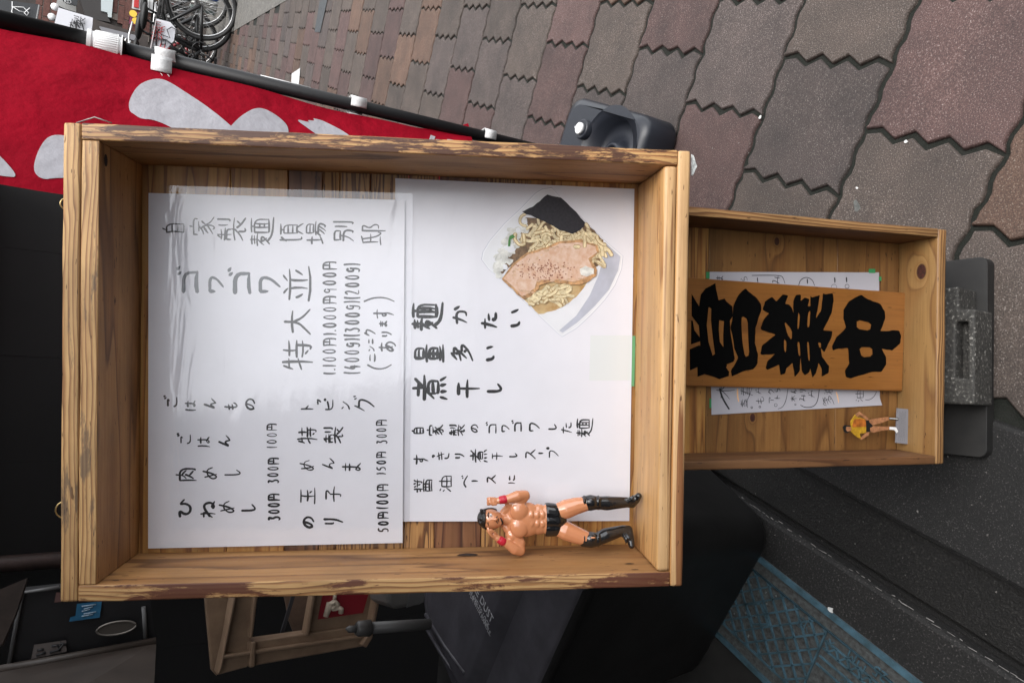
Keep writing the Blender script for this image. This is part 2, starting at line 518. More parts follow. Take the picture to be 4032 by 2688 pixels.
wood_worn2 = wood('pine edge with maroon paint left', (.56, .375, .195), (.36, .20, .09), (.11, .045, .025), 5, .45, .6, .3, linear=True, stain=((.085, .022, .011), .618))
wood_base = wood('fresh pine board', (.60, .385, .19), (.48, .27, .115), (.28, .12, .045), 6, .25, .5, .2)
wood_strip = wood('striped pine strip', (.58, .40, .235), (.36, .19, .09), (.13, .04, .018), 2.6, .6, .5, .2, linear=False, across=70)
wood_back = wood('pine back plank', (.54, .31, .11), (.40, .19, .06), (.13, .045, .02), 7, .35, .45, .35)
wood_burnt = wood('dark scorched plank', (.22, .11, .06), (.12, .05, .03), (.04, .018, .012), 6, .4, .45, .3)
wood_slat = wood('close grained plank', (.42, .25, .11), (.20, .095, .04), (.04, .018, .012), 18, .6, .45, .3, across=45)

sgn = empty('box_sign', MU, 'large shallow pine box sign holding the two white menu sheets and the toy wrestler', 'sign')
z0b = -DU - .012
# outer boards run the full width at top and bottom, inner ones sit between the sides
to = .016; ti = TU - to
board('board', sgn, 0, WU, -to, 0, -DU, 0, 'x', wood_side, wood_edge, .003)
board('board', sgn, SU * 1.0 + .0003, WU - SU - .0003, -TU, -to - .0003, -DU, -.0006, 'x', wood_side, wood_edge)
bo = .0135
board('board', sgn, 0, WU, -HU, -HU + bo, -DU, 0, 'x', wood_base, wood_strip, .003)
board('board', sgn, SU + .0003, WU - SU - .0003, -HU + bo + .0003, -HU + BU, -DU, -.0008, 'x', wood_base, wood_strip, .004)
board('board', sgn, WU - SU, WU, -HU + bo, -to, -DU, -.0004, 'y', wood_side, wood_worn, .0016)
board('board', sgn, 0, SU, -HU + bo, -to, -DU, -.0004, 'y', wood_side, wood_worn2, .0016)
# back planks run across, their joints from the photograph
zr2 = zm(0, 0, 1)
def yofx(M, px, z): return loc(M, px, 1400, z).y
cuts = [0 - TU + .004] + [yofx(MU, x, -DU) for x in (900, 1127, 1262, 1330, 1450, 1600, 1720, 1905, 2080, 2290)] + [-HU + BU - .004]
pm = [wood_back, wood_back, wood_burnt, wood_slat, wood_slat, wood_slat, wood_slat, wood_burnt, wood_slat, wood_back, wood_back]
for i in range(len(cuts) - 1):
    board('plank', sgn, SU - .004, WU - SU + .004, cuts[i + 1] + .0004, cuts[i] - .0002, z0b, -DU - .0002 - random.uniform(0, .0007), 'x', pm[i], None, .0008, .0002, 6)
# a split knot hole in the left side board
p = loc(MU, 1845, 2185, -DU + .02)
dark_hole = mat('dark knot hole', (.025, .014, .01), .8)
def side_spot(name, px, py, xs, ry, rz, m):
    d = Vector(ray(px, py)); Mi = MU.inverted(); o = Mi @ CAM; dd = Mi.to_3x3() @ d
    q = o + dd * ((xs - o.x) / dd.x)
    mb = MB(); n = 14
    vs = [(xs, q.y + ry * math.cos(2 * math.pi * i / n) * random.uniform(.75, 1.1), q.z + rz * math.sin(2 * math.pi * i / n) * random.uniform(.8, 1.1)) for i in range(n)]
    mb.add(vs, [tuple(range(n))] if xs > WU / 2 else [tuple(range(n))[::-1]])
    return mb.build(name, m, sgn)
side_spot('knot', 1843, 2182, SU + .0008, .013, .0045, dark_hole)
side_spot('knot', 2478, 2217, SU + .0008, .0055, .0012, dark_hole)
side_spot('knot', 2500, 2240, SU + .0008, .0045, .0008, dark_hole)
side_spot('knot', 455, 2283, SU + .0008, .004, .0008, dark_hole)
side_spot('knot', 492, 2265, SU + .0008, .004, .0006, dark_hole)
side_spot('knot', 2520, 672, WU - SU - .0008, .006, .0009, dark_hole)
side_spot('knot', 2540, 655, WU - SU - .0008, .006, .0008, dark_hole)
side_spot('knot', 500, 578, WU - SU - .0008, .005, .0008, dark_hole)
mbk = MB(); q = loc(MU, 417, 632, -DU * .35)
d = MU.inverted().to_3x3() @ ray(417, 632); o_ = MU.inverted() @ CAM
q = o_ + d * ((-TU - .0008 - o_.y) / d.y)
mbk.add([(q.x + .006 * math.cos(a * .45), -TU - .0008, q.z + .0035 * math.sin(a * .45)) for a in range(14)], [tuple(range(14))])
mbk.build('knot', dark_hole, sgn)
# screw eyes on the top edge
brass = mat('brass wire', (.55, .42, .2), .35, .9)
for px, py, rr in ((205, 2005, .0085), (230, 803, .006)):
    q = loc(MU, px, py, -.03)
    mb = MB()
    c = Vector((q.x, .010, -.03))
    mb.tube([c + Vector((math.cos(a * .42) * rr, math.sin(a * .42) * rr * .95, math.sin(a * .42) * .003)) for a in range(16)], .0007, 6)
    mb.tube([c + Vector((0, -rr, 0)), c + Vector((0, -.013, 0))], .0009, 6)
    mb.build('screw_eye', brass, sgn)
mb = MB(); q_ = [loc(MU, x, y, -.012) for x, y in ((2722, 608), (2731, 612), (2745, 655), (2728, 692), (2722, 690))]
mb.prism([(p.x, p.y) for p in q_][::-1], -.0125, -.012); mb.build('plastic_tab', mat('crumpled white film', (.62, .64, .62), .3, noise=(300, .5)), sgn)
mb = MB(); q_ = [loc(MU, x, y, -.03) for x, y in ((300, 485), (372, 462), (440, 485))]
mb.tube(q_, .0007, 5); mb.build('wire', mat('dull wire', (.25, .22, .22), .4, metal=.5), sgn)
# corner of plastic film that sticks out past the right side
def film_mat(name, refl, dist, rough):
    m = bpy.data.materials.new(name); m.use_nodes = True
    nt = m.node_tree; nt.nodes.clear()
    tr = nt.nodes.new('ShaderNodeBsdfTransparent'); gl = nt.nodes.new('ShaderNodeBsdfGlossy'); gl.inputs['Roughness'].default_value = rough
    lw_ = nt.nodes.new('ShaderNodeLayerWeight'); mx = nt.nodes.new('ShaderNodeMixShader'); ou = nt.nodes.new('ShaderNodeOutputMaterial')
    tc = nt.nodes.new('ShaderNodeTexCoord')
    bp = nt.nodes.new('ShaderNodeBump'); bp.inputs['Strength'].default_value = 1.0; bp.inputs['Distance'].default_value = dist
    na = tex_noise(nt, vmath(nt, 'MULTIPLY', tc.outputs['Object'], (7, 30, 5)), 1.0, 3, .5, .6)
    nb = tex_noise(nt, vmath(nt, 'MULTIPLY', tc.outputs['Object'], (110, 170, 50)), 1.0, 3, .6, .3)
    nt.links.new(mth(nt, 'ADD', na, mth(nt, 'MULTIPLY', nb, .05)), bp.inputs['Height'])
    for n_ in (gl, lw_): nt.links.new(bp.outputs[0], n_.inputs['Normal'])
    tr.inputs[0].default_value = (.97, .97, .975, 1)
    nt.links.new(mth(nt, 'ADD', mth(nt, 'MULTIPLY', mth(nt, 'POWER', lw_.outputs['Facing'], 4.0), .6), refl), mx.inputs[0])
    nt.links.new(tr.outputs[0], mx.inputs[1]); nt.links.new(gl.outputs[0], mx.inputs[2]); nt.links.new(mx.outputs[0], ou.inputs[0])
    return m
clear = film_mat('clear glossy film', .095, .0016, .10)
clear2 = film_mat('clear flatter film', .045, .0006, .16)

# ------------------------------------------------------------------ menu sheets
paper = mat('white copy paper', (.775, .775, .825), .55, spec=.35, noise=(14, .03), bump=(25, .25, .002))
ink = mat('black felt pen ink', (.018, .018, .02), .5)
inkg = mat('thin faded felt pen ink', (.014, .014, .017), .5)
def quadbox(mb, M, pts, z0, z1, mi=0):
    q = [loc(M, px, py, z1).xy for px, py in pts]
    q = [(p.x, p.y) for p in q]
    a = sum(q[i][0] * q[(i + 1) % 4][1] - q[(i + 1) % 4][0] * q[i][1] for i in range(4))
    if a < 0: q = q[::-1]
    mb.prism(q, z0, z1, mi)
zb = -DU + .0015
s1 = empty('menu_sheet', MU, 'upper laminated white menu sheet with thin handwriting and yen prices', 'menu')
mb = MB(); quadbox(mb, MU, [(585, 760), (1594, 788), (1585, 2136), (583, 2158)], zb + .0022, zb + .0027); mb.build('paper', paper, s1)
def film(name, M, parent, pts, z, n=26, bow=.0012, m=None):
    q = [loc(M, px, py, z) for px, py in pts]
    mb = MB(); vs = []
    for i in range(n + 1):
        for j in range(n + 1):
            s_, t_ = i / n, j / n
            p = q[0].lerp(q[1], s_).lerp(q[3].lerp(q[2], s_), t_)
            p.z += bow * (math.sin(s_ * 3.1) * .6 + math.sin(t_ * 9 + s_ * 4) * .18)
            vs.append(p)
    fs = [(i * (n + 1) + j, i * (n + 1) + j + 1, (i + 1) * (n + 1) + j + 1, (i + 1) * (n + 1) + j) for i in range(n) for j in range(n)]
    mb.add(vs, fs, 0, True)
    o = mb.build(name, m or clear, parent); return o
film('laminate', MU, s1, [(588, 728), (1625, 762), (1612, 2150), (583, 2160)], zb + .0030)
Z2 = zm(500, 600, 1.7425); Z3 = zm(500, 1400, 1.7425); Z4 = zm(1500, 1100, 1.425)
T1 = zb + .00275; PX = .00026
hand = MB()
def put(zf, M, z, items, w, mb):
    for ch, *bx in items: glyph(mb, ch, gbox(M, zf, bx, z), w, z)
put(Z2, MU, T1, [('自', 240, 472, 395, 568), ('家', 430, 440, 605, 575), ('製', 620, 445, 825, 612), ('麺', 845, 445, 1015, 650), ('頃', 1040, 487, 1215, 622), ('場', 1225, 470, 1370, 635), ('別', 1410, 465, 1560, 615), ('邸', 1600, 483, 1775, 640)], 12 * PX / 1.7, hand)
put(Z2, MU, T1, [('並', 1075, 775, 1260, 1035), ('大', 1075, 1070, 1265, 1255), ('特', 1065, 1285, 1275, 1500)], 16 * PX / 1.7, hand)
tline(hand, MU, Z2, '1.100円1.000円900円', 1342, 1438, 1530, 740, 12 * PX / 1.7, T1)
tline(hand, MU, Z2, '(400g)(300g)(200g)', 1490, 1600, 1525, 755, 12 * PX / 1.7, T1)
put(Z2, MU, T1, [('(', 1650, 1430, 1815, 1520), ('ニ', 1650, 1375, 1710, 1440), ('ン', 1650, 1325, 1700, 1365), ('ニ', 1645, 1275, 1695, 1315), ('ク', 1625, 1205, 1705, 1265), ('あ', 1725, 1290, 1845, 1375), ('り', 1745, 1220, 1815, 1275), ('ま', 1730, 1150, 1785, 1200), ('す', 1688, 1070, 1835, 1145), (')', 1625, 960, 1832, 1050)], 12 * PX / 1.7, hand)
put(Z3, MU, T1, [('ご', 250, 270, 350, 368), ('は', 395, 305, 475, 380), ('ん', 525, 290, 615, 375), ('も', 665, 315, 765, 378), ('の', 805, 288, 882, 378), ('ご', 340, 528, 442, 620), ('は', 480, 552, 572, 632), ('ん', 625, 543, 712, 637), ('ト', 1190, 332, 1280, 384), ('ッ', 1290, 296, 1332, 335), ('ピ', 1350, 288, 1422, 388), ('ン', 1460, 308, 1532, 372), ('グ', 1555, 276, 1697, 388)], 12 * PX / 1.7, hand)
put(Z3, MU, T1, [('肉', 335, 758, 478, 872), ('め', 515, 758, 632, 857), ('し', 665, 778, 787, 832), ('特', 1170, 488, 1307, 607), ('製', 1350, 484, 1487, 603), ('め', 1180, 708, 1297, 797), ('ん', 1335, 698, 1427, 792), ('ま', 1473, 726, 1607, 798), ('玉', 1182, 900, 1297, 1020), ('子', 1352, 892, 1478, 1005)], 12 * PX / 1.7, hand)
put(Z3, MU, T1, [('ひ', 350, 978, 447, 1118), ('ね', 500, 993, 607, 1113), ('め', 625, 988, 752, 1088), ('し', 780, 1012, 887, 1083), ('の', 1200, 1096, 1287, 1188), ('り', 1345, 1106, 1482, 1168)], 15 * PX / 1.7, hand)
for t, a, b, c, d_, w in (('300円', 965, 1050, 1137, 938, 10), ('300円', 962, 1042, 882, 692, 8), ('100円', 958, 1030, 640, 458, 6), ('50円', 1718, 1795, 1218, 1062, 10), ('100円', 1710, 1795, 1055, 872, 8), ('150円', 1708, 1780, 822, 650, 8), ('300円', 1706, 1785, 612, 432, 7)):
    tline(hand, MU, Z3, t, a, b, c, d_, w * 1.45 * PX / 1.7, T1)
hand.build('handwriting', inkg, s1)
hand = MB()
put(Z2, MU, T1, [('ゴ', 340, 770, 500, 995), ('ワ', 550, 830, 665, 985), ('ゴ', 690, 780, 860, 1000), ('ワ', 890, 830, 1055, 985)], 24 * PX / 1.7, hand)
hand.build('handwriting', mat('worn grey marker ink', (.09, .10, .115), .5), s1)  # greyer tone for the large kana

s2 = empty('menu_sheet', MU, 'lower laminated white menu sheet with bold black writing and a noodle bowl picture', 'menu')
mb = MB(); quadbox(mb, MU, [(1556, 702), (2498, 744), (2478, 2050), (1575, 2052)], zb, zb + .0005); mb.build('paper', paper, s2)
film('laminate', MU, s2, [(1550, 694), (2506, 736), (2490, 2062), (1567, 2060)], zb + .0014, bow=.0004, m=clear2)
T2 = zb + .0006
hand = MB()
put(Z4, MU, T2, [('麺', 175, 130, 352, 290), ('か', 400, 148, 488, 258), ('た', 560, 183, 652, 283), ('い', 715, 152, 792, 283), ('量', 185, 362, 352, 467), ('多', 395, 352, 515, 472), ('い', 578, 362, 647, 467), ('煮', 180, 533, 372, 683), ('干', 422, 560, 552, 665), ('し', 592, 580, 682, 648)], 19 * PX / 1.4, hand)
put(Z4, MU, T2, [('自', 172, 822, 240, 872), ('家', 258, 812, 352, 877), ('製', 385, 812, 472, 877), ('の', 500, 808, 548, 862), ('ゴ', 588, 795, 652, 872), ('ワ', 672, 808, 722, 862), ('ゴ', 733, 785, 792, 862), ('ワ', 825, 793, 892, 862), ('し', 938, 808, 987, 852), ('た', 1008, 800, 1072, 867), ('麺', 1098, 778, 1192, 887),
  ('す', 183, 978, 267, 1042), ('っ', 278, 982, 306, 1002), ('き', 313, 958, 388, 1022), ('り', 413, 968, 468, 1012), ('煮', 500, 948, 598, 1028), ('干', 618, 968, 682, 1012), ('し', 718, 972, 767, 1002), ('ス', 803, 948, 872, 1012), ('ー', 882, 962, 912, 985), ('プ', 928, 938, 998, 1007),
  ('醤', 183, 1112, 287, 1197), ('油', 323, 1098, 397, 1192), ('ベ', 448, 1093, 492, 1167), ('ー', 506, 1112, 546, 1148), ('ス', 588, 1092, 648, 1147), ('に', 713, 1092, 752, 1152)], 9.5 * PX / 1.4, hand)
hand.build('handwriting', ink, s2)
mb = MB(); quadbox(mb, MU, [(2490, 1322), (2502, 1322), (2498, 1520), (2486, 1520)], zb + .0016, zb + .0018); mb.build('tape', mat('green tape', (.12, .33, .15), .5), s2)
mb = MB(); quadbox(mb, MU, [(2325, 1320), (2485, 1320), (2480, 1498), (2320, 1498)], zb + .0005, zb + .00055); mb.build('tape', mat('pale green tape under the sheet', (.72, .75, .75), .5), s2)
# the printed noodle picture, a flat cut-out pasted on the sheet
Z5 = zm(1800, 680, 2.24)
fp = MB()
FM = [mat('print white bowl', (.77, .78, .81), .4, noise=(30, .05)), mat('print broth', (.42, .24, .08), .4, noise=(60, .5, (.62, .46, .24))), mat('print shadow between noodles', (.20, .12, .06), .4, noise=(150, .5)),
      mat('print noodle', (.74, .63, .40), .4, noise=(160, .3)), mat('print noodle edge', (.36, .24, .11), .4), mat('print seaweed', (.014, .012, .018), .5, noise=(350, .6)),
      mat('print roast pork', (.68, .52, .42), .4, noise=(110, .3, (.56, .34, .23))), mat('print roast pork rim', (.50, .28, .13), .4, noise=(150, .6)), mat('print onion', (.70, .70, .66), .4, noise=(120, .3)), mat('print sear spots', (.26, .10, .06), .4), mat('print leaf', (.06, .2, .05), .4), mat('print bowl rim line', (.86, .87, .9), .4), mat('print bowl shade', (.50, .52, .60), .4, noise=(25, .15)), mat('print pork browning', (.60, .40, .27), .4, noise=(160, .3))]
def pl(pts, lay, mi, wob=0., sub=0):
    q = list(pts)
    if sub:
        r_ = []
        for a, b in zip(q, q[1:] + q[:1]):
            for k in range(sub):
                t = k / sub; r_.append((a[0] + (b[0] - a[0]) * t + random.uniform(-wob, wob), a[1] + (b[1] - a[1]) * t + random.uniform(-wob, wob)))
        q = r_
    P_ = [loc(MU, *Z5(x, y), T2) for x, y in q]
    fp.poly([(p.x, p.y) for p in P_], T2 + .00002 * lay, mi)
outl = [(835, 135), (905, 215), (1130, 430), (1290, 590), (1460, 735), (1448, 850), (1390, 990), (1300, 1120), (1180, 1250), (1050, 1370), (925, 1442), (890, 1415), (700, 1235), (560, 1100), (400, 945), (280, 850), (218, 765), (230, 700), (290, 600), (420, 450), (560, 320), (690, 185), (750, 148)]
pl([(840 + (x - 840) * 1.008, 790 + (y - 790) * 1.008) for x, y in outl], .5, 12)
pl(outl, 1, 11)
pl([(x + (840 - x) * .014, y + (790 - y) * .014) for x, y in outl], 2, 0)
pl([(1300, 610), (1440, 740), (1420, 860), (1340, 1030), (1210, 1180), (1060, 1320), (930, 1410), (900, 1390), (1050, 1260), (1170, 1080), (1240, 920), (1290, 760)], 3, 12)
pl([(560, 1090), (720, 1250), (870, 1215), (1000, 1140), (1090, 1050), (1160, 950), (1000, 900), (700, 950)], 4, 1, 5, 4)
pl([(600, 400), (760, 400), (1000, 500), (1130, 450), (1215, 510), (1290, 600), (1290, 700), (1250, 810), (1180, 860), (900, 800), (600, 780), (480, 820), (380, 900), (345, 850), (420, 700), (540, 520)], 5, 2, 6, 4)
for i in range(90):                                        # chopped onion on the left
    t = random.random(); cx = 600 - 260 * t + random.uniform(-60, 50); cy = 430 + 440 * t + random.uniform(-60, 50)
    if cx < 345: cx = 350
    a = random.uniform(0, 3); r_ = random.uniform(22, 52)
    pl([(cx + math.cos(a + k * 1.05) * r_ * random.uniform(.6, 1.1), cy + math.sin(a + k * 1.05) * r_ * random.uniform(.4, .9)) for k in range(6)], 6 + i * .35, 8 if i % 4 else 0)
def inside(x, y):
    c = False; n = len(outl)
    for i in range(n):
        (xa, ya), (xb, yb) = outl[i], outl[i - 1]
        if (ya > y) != (yb > y) and x < (xb - xa) * (y - ya) / (yb - ya) + xa: c = not c
    return c
def noodle(x, y, a, n, lay, w=27):
    pts = []
    c = random.uniform(-.5, .5)
    for k in range(n):
        pts.append((x, y)); x += math.cos(a) * 24; y += math.sin(a) * 24; a += c + random.uniform(-.25, .25)
        if random.random() < .12: c = -c
    if not all(inside(q[0] + (12 if q[0] > 800 else -12), q[1]) and inside(q[0], q[1] + 14) for q in pts): return
    P_ = [loc(MU, *Z5(*q), T2) for q in pts]
    P_ = [(p.x, p.y) for p in P_]
    sc_ = .000112
    ribbon(fp, P_, w * 1.35 * sc_, T2 + .00002 * lay, 4, .0); ribbon(fp, P_, w * sc_, T2 + .00002 * (lay + .5), 3, .0)
L0 = 24
for i in range(130):
    cx, cy = random.choice([(random.uniform(560, 860), random.uniform(440, 670)), (random.uniform(800, 1250), random.uniform(530, 640)), (random.uniform(700, 1230), random.uniform(480, 620)), (random.uniform(1200, 1270), random.uniform(560, 780))])
    if cx > 1180 and cy < 520: cy = 560
    noodle(cx, cy, random.uniform(0, 6.3), random.randint(4, 8), L0 + i * .34, 24)
for i in range(60):
    t = random.random(); cx = 610 + 330 * t; cy = 1160 - 100 * t + random.uniform(-70, 40)
    noodle(cx, cy, random.uniform(-.9, .5), random.randint(3, 6), L0 + i * .7, 24)
L1 = 70
pl([(395, 935), (500, 795), (620, 705), (780, 655), (900, 605), (1100, 595), (1235, 640), (1250, 700), (1180, 765), (1228, 850), (1228, 905), (1150, 960), (1050, 992), (850, 968), (730, 985), (705, 1040), (645, 1095), (575, 1115), (480, 1020)], L1, 7, 6, 4)
pl([(410, 935), (510, 810), (630, 722), (790, 675), (900, 625), (1090, 615), (1215, 650), (1228, 700), (1150, 760), (1200, 850), (1195, 890), (1120, 930), (1030, 962), (850, 940), (700, 950), (680, 1020), (620, 1070), (575, 1090), (490, 1005)], L1 + 1, 6, 4, 4)
pl([(1080, 850), (1130, 820), (1200, 850), (1205, 890), (1140, 915), (1090, 900)], L1 + 2, 8, 3, 3)
for i in range(70):
    t = random.random()
    ex = random.choice([(420 + 380 * t, 930 - 250 * t), (800 + 400 * t, 670 - 20 * t), (690 + 470 * t, 945), (500 + 180 * t, 1010 + 60 * t), (random.gauss(740, 120), random.gauss(850, 45))])
    cx, cy = ex[0] + random.uniform(-22, 22), ex[1] + random.uniform(-14, 16); r_ = random.uniform(6, 20)
    if not (470 < cx < 1190 and 640 < cy < 1060): continue
    pl([(cx + math.cos(k * .9) * r_ * random.uniform(.5, 1.6), cy + math.sin(k * .9) * r_ * random.uniform(.3, .8)) for k in range(7)], L1 + 1.5 + i * .005, 13)
for i in range(170):
    x = random.gauss(700, 110) if i % 2 else random.gauss(860, 120); y = 860 - (x - 700) * .05 + random.gauss(0, 48)
    if not (520 < x < 1060 and 750 < y < 1000): continue
    a = random.uniform(0, 3); r_ = random.uniform(3, 11)
    pl([(x + math.cos(a + k * 1.25) * r_ * random.uniform(.5, 1.2), y + math.sin(a + k * 1.25) * r_ * random.uniform(.5, 1)) for k in range(5)], L1 + 3, 9)
pl([(460, 560), (490, 545), (510, 570), (470, 590), (465, 650), (447, 650), (450, 600)], L1 + 2, 10)
pl([(790, 198), (920, 222), (1130, 440), (1110, 480), (1060, 520), (1020, 540), (900, 505), (760, 430), (570, 348), (680, 290)], L1 + 6, 5, 4, 5)
noodle(1120, 560, 1.5, 5, L1 + 8); noodle(1230, 560, 1.4, 6, L1 + 8); noodle(1030, 655, -.1, 3, L1 + 9)
fp.build('food_photo', FM, s2)

# ================================================================== lower box sign
low = empty('box_sign', ML, 'small pine box sign hung below the large one, with a brushed plaque in it', 'sign')
HL = .50
xk = loc(ML, 3628, 1069, -.02)                             # the big knot in its bottom board
dk = ML.inverted().to_3x3() @ ray(3628, 1069); ok_ = ML.inverted() @ CAM
kq = ok_ + dk * ((BL - ok_.y) / dk.y)
wl_side = wood('pine side with painted shade', (.19, .10, .05), (.14, .066, .03), (.06, .025, .013), 7, .3, .55, .3)  # lower box woods are coloured darker to hold the shade falling on it
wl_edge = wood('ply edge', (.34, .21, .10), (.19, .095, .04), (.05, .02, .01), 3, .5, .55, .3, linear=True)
wl_back = wood('golden pine plank darkened for shade', (.235, .127, .047), (.18, .09, .032), (.09, .037, .013), 5, .25, .5, .3, across=16)
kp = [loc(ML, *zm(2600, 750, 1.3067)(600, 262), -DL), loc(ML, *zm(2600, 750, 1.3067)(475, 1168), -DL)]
wl_bk = wood('golden pine plank darkened for shade with knots', (.235, .127, .047), (.18, .09, .032), (.09, .037, .013), 5, .25, .5, .3, across=16, knots=[(p.x, p.y, .0042) for p in kp])
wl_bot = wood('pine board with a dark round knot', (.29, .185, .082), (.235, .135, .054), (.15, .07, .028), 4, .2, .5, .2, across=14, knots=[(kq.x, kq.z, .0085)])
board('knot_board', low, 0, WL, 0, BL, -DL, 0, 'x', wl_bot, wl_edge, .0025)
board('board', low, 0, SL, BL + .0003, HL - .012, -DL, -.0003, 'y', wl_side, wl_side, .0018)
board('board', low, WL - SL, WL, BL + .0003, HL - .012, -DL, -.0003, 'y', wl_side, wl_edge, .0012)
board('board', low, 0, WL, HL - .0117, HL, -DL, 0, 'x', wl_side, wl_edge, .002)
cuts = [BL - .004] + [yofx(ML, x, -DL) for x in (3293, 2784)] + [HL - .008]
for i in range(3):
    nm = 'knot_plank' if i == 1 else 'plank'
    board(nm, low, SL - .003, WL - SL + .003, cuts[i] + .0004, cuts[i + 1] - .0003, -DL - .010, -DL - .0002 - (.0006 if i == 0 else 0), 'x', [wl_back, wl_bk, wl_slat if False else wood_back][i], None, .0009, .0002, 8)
# paper behind the plaque
Z7 = zm(2600, 1000, 2.138)
pb = empty('paper_note', ML, 'white handwritten paper strip half hidden behind the brushed plaque', 'paper')
pz = -DL + .001
pap2 = mat('white note paper toned for shade', (.42, .41, .45), .7, noise=(20, .03))  # white paper, its colour lowered for the shade in the low box
mb = MB()
q = [loc(ML, *Z7(x, y), pz) for x, y in ((412, 150), (1842, 155), (1848, 1210), (1868, 1272), (432, 1352))]
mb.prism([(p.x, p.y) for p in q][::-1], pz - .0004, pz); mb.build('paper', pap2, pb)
gt = mat('green masking tape', (.04, .25, .09), .6)
for c in ((385, 150, 415, 205), (1755, 125, 1810, 160), (1840, 190, 1862, 225), (414, 1215, 430, 1295)):
    mb = MB(); quadbox(mb, ML, [Z7(c[0], c[1]), Z7(c[2], c[1]), Z7(c[2], c[3]), Z7(c[0], c[3])], pz + .0001, pz + .0003); mb.build('tape', gt, pb)
hand = MB(); tz = pz + .0001; lw = .0010
put(Z7, ML, tz, [('本', 470, 1060, 630, 1230), ('韓', 675, 1100, 780, 1300), ('も', 800, 1190, 880, 1270), ('や', 800, 1120, 850, 1180), ('ア', 905, 1190, 960, 1265), ('メ' if 'メ' in G else 'ク', 905, 1130, 960, 1185), ('ト', 960, 1180, 1010, 1230), ('ら', 960, 1120, 1010, 1170), ('ホ' if 'ホ' in G else '本', 1095, 1190, 1150, 1240), ('ん', 1095, 1130, 1150, 1180), ('み', 1165, 1180, 1225, 1240), ('り', 1170, 1130, 1225, 1170), ('や', 1240, 1140, 1300, 1210), ('多', 1370, 1180, 1465, 1280), ('油', 1375, 1120, 1450, 1180), ('酒' if '酒' in G else '油', 1640, 1140, 1710, 1245), ('さ' if 'さ' in G else 'ま', 470, 178, 530, 225), ('ら', 675, 178, 735, 240), ('み', 935, 180, 1010, 255)], lw, hand)
def curve(pts, w=lw, z=tz):
    P_ = [loc(ML, *Z7(x, y), z) for x, y in pts]; ribbon(hand, [(p.x, p.y) for p in P_], w, z, 0, .3)
curve([(500, 1130), (515, 1190), (545, 1250), (580, 1305)], .0022)
curve([(1075, 1130), (1060, 1230), (1030, 1290), (990, 1302)]); curve([(1338, 1140), (1325, 1240), (1290, 1285), (1220, 1292), (1180, 1270)])
curve([(770, 180), (1010, 178), (1035, 200), (1050, 250)]); curve([(1165, 262), (1180, 215), (1230, 192), (1280, 215), (1300, 268)])
curve([(1238, 212), (1240, 248)], .0022); curve([(1467, 200), (1469, 240)], .002); curve([(1567, 198), (1569, 235)], .002); curve([(818, 200), (822, 238)], .0016)
for cx, cy, r_ in ((1462, 278, 24), (1572, 272, 18), (838, 1285, 8), (972, 1270, 13), (1137, 1265, 7), (770, 1290, 8)):
    curve([(cx + r_ * math.cos(a), cy + r_ * math.sin(a)) for a in [k * .7 for k in range(10)]], .0007)
curve([(1820, 1158), (1800, 1200), (1760, 1228), (1725, 1225)]); curve([(1365, 1210), (1385, 1240), (1365, 1262), (1400, 1275)], .0007)
hand.build('handwriting', ink, pb)
hand = MB()
curve([(650, 1135), (660, 1240)], .0032, tz - .00004); curve([(1480, 1160), (1500, 1250)], .0025, tz - .00004)
hand.build('marker_stripe', mat('pale orange marker', (.78, .48, .26), .6), pb)
# plaque
pq = empty('plaque', ML, 'varnished wooden plaque with three thick black brush characters', 'plaque')
zq = -DL + .0125
wq = wood('varnished cedar plaque', (.26, .115, .03), (.215, .088, .021), (.15, .056, .014), 4, .3, .3, .15, across=9, coat=.35)
c4 = [loc(ML, *Z7(x, y), zq) for x, y in ((2068, 325), (2040, 1155), (230, 1112), (250, 198))]
bmv = MB()
tl_, bl_ = c4[3] + (c4[3] - c4[0]) * .28, c4[2] + (c4[2] - c4[1]) * .28
mb = MB(); mb.prism([(p.x, p.y) for p in (c4[0], tl_, bl_, c4[1])], zq - .011, zq)
ob = mb.build('panel', wq, pq); finish_bevel(ob, .0018, 2)
at = ob.data.attributes.new('gr', 'FLOAT_VECTOR', 'POINT')
for i, v in enumerate(ob.data.vertices): at.data[i].vector = (v.co.y + 3, v.co.x, v.co.z)
br = MB()
def brush(outline, holes=()):
    def cv(L): return [(lambda p: (p.x, p.y))(loc(ML, *Z7(x, y), zq)) for x, y in L]
    def rough(L):
        r_ = []
        for a, b in zip(L, L[1:] + L[:1]):
            r_.append(a); d_ = math.hypot(b[0] - a[0], b[1] - a[1]); n = int(d_ // 22)
            for k in range(1, n):
                r_.append((a[0] + (b[0] - a[0]) * k / n + random.uniform(-2.2, 2.2), a[1] + (b[1] - a[1]) * k / n + random.uniform(-2.2, 2.2)))
        return r_
    def ch(L):
        Q = []
        for a, b in zip(L, L[1:] + L[:1]): Q += [(a[0] * .8 + b[0] * .2, a[1] * .8 + b[1] * .2), (a[0] * .2 + b[0] * .8, a[1] * .2 + b[1] * .8)]
        return Q
    br.poly(cv(ch(rough(outline))), zq + .0003, 0, [cv(ch(h)) for h in holes])
brush([(1690, 343), (1745, 380), (1850, 420), (1888, 480), (1893, 540), (1875, 590), (1850, 648), (1920, 648), (1955, 640), (2010, 645), (2027, 690), (2020, 750), (1950, 812), (1862, 795), (1900, 870), (1900, 930), (1860, 990), (1780, 992), (1680, 1020), (1600, 1047), (1560, 1035), (1553, 980), (1590, 920), (1578, 790), (1500, 795), (1450, 812), (1443, 775), (1480, 700), (1530, 655), (1562, 615), (1540, 545), (1540, 470), (1590, 395), (1650, 360)],
      [[(1653, 552), (1775, 580), (1765, 645), (1653, 630)], [(1672, 782), (1782, 785), (1785, 858), (1695, 870)]])
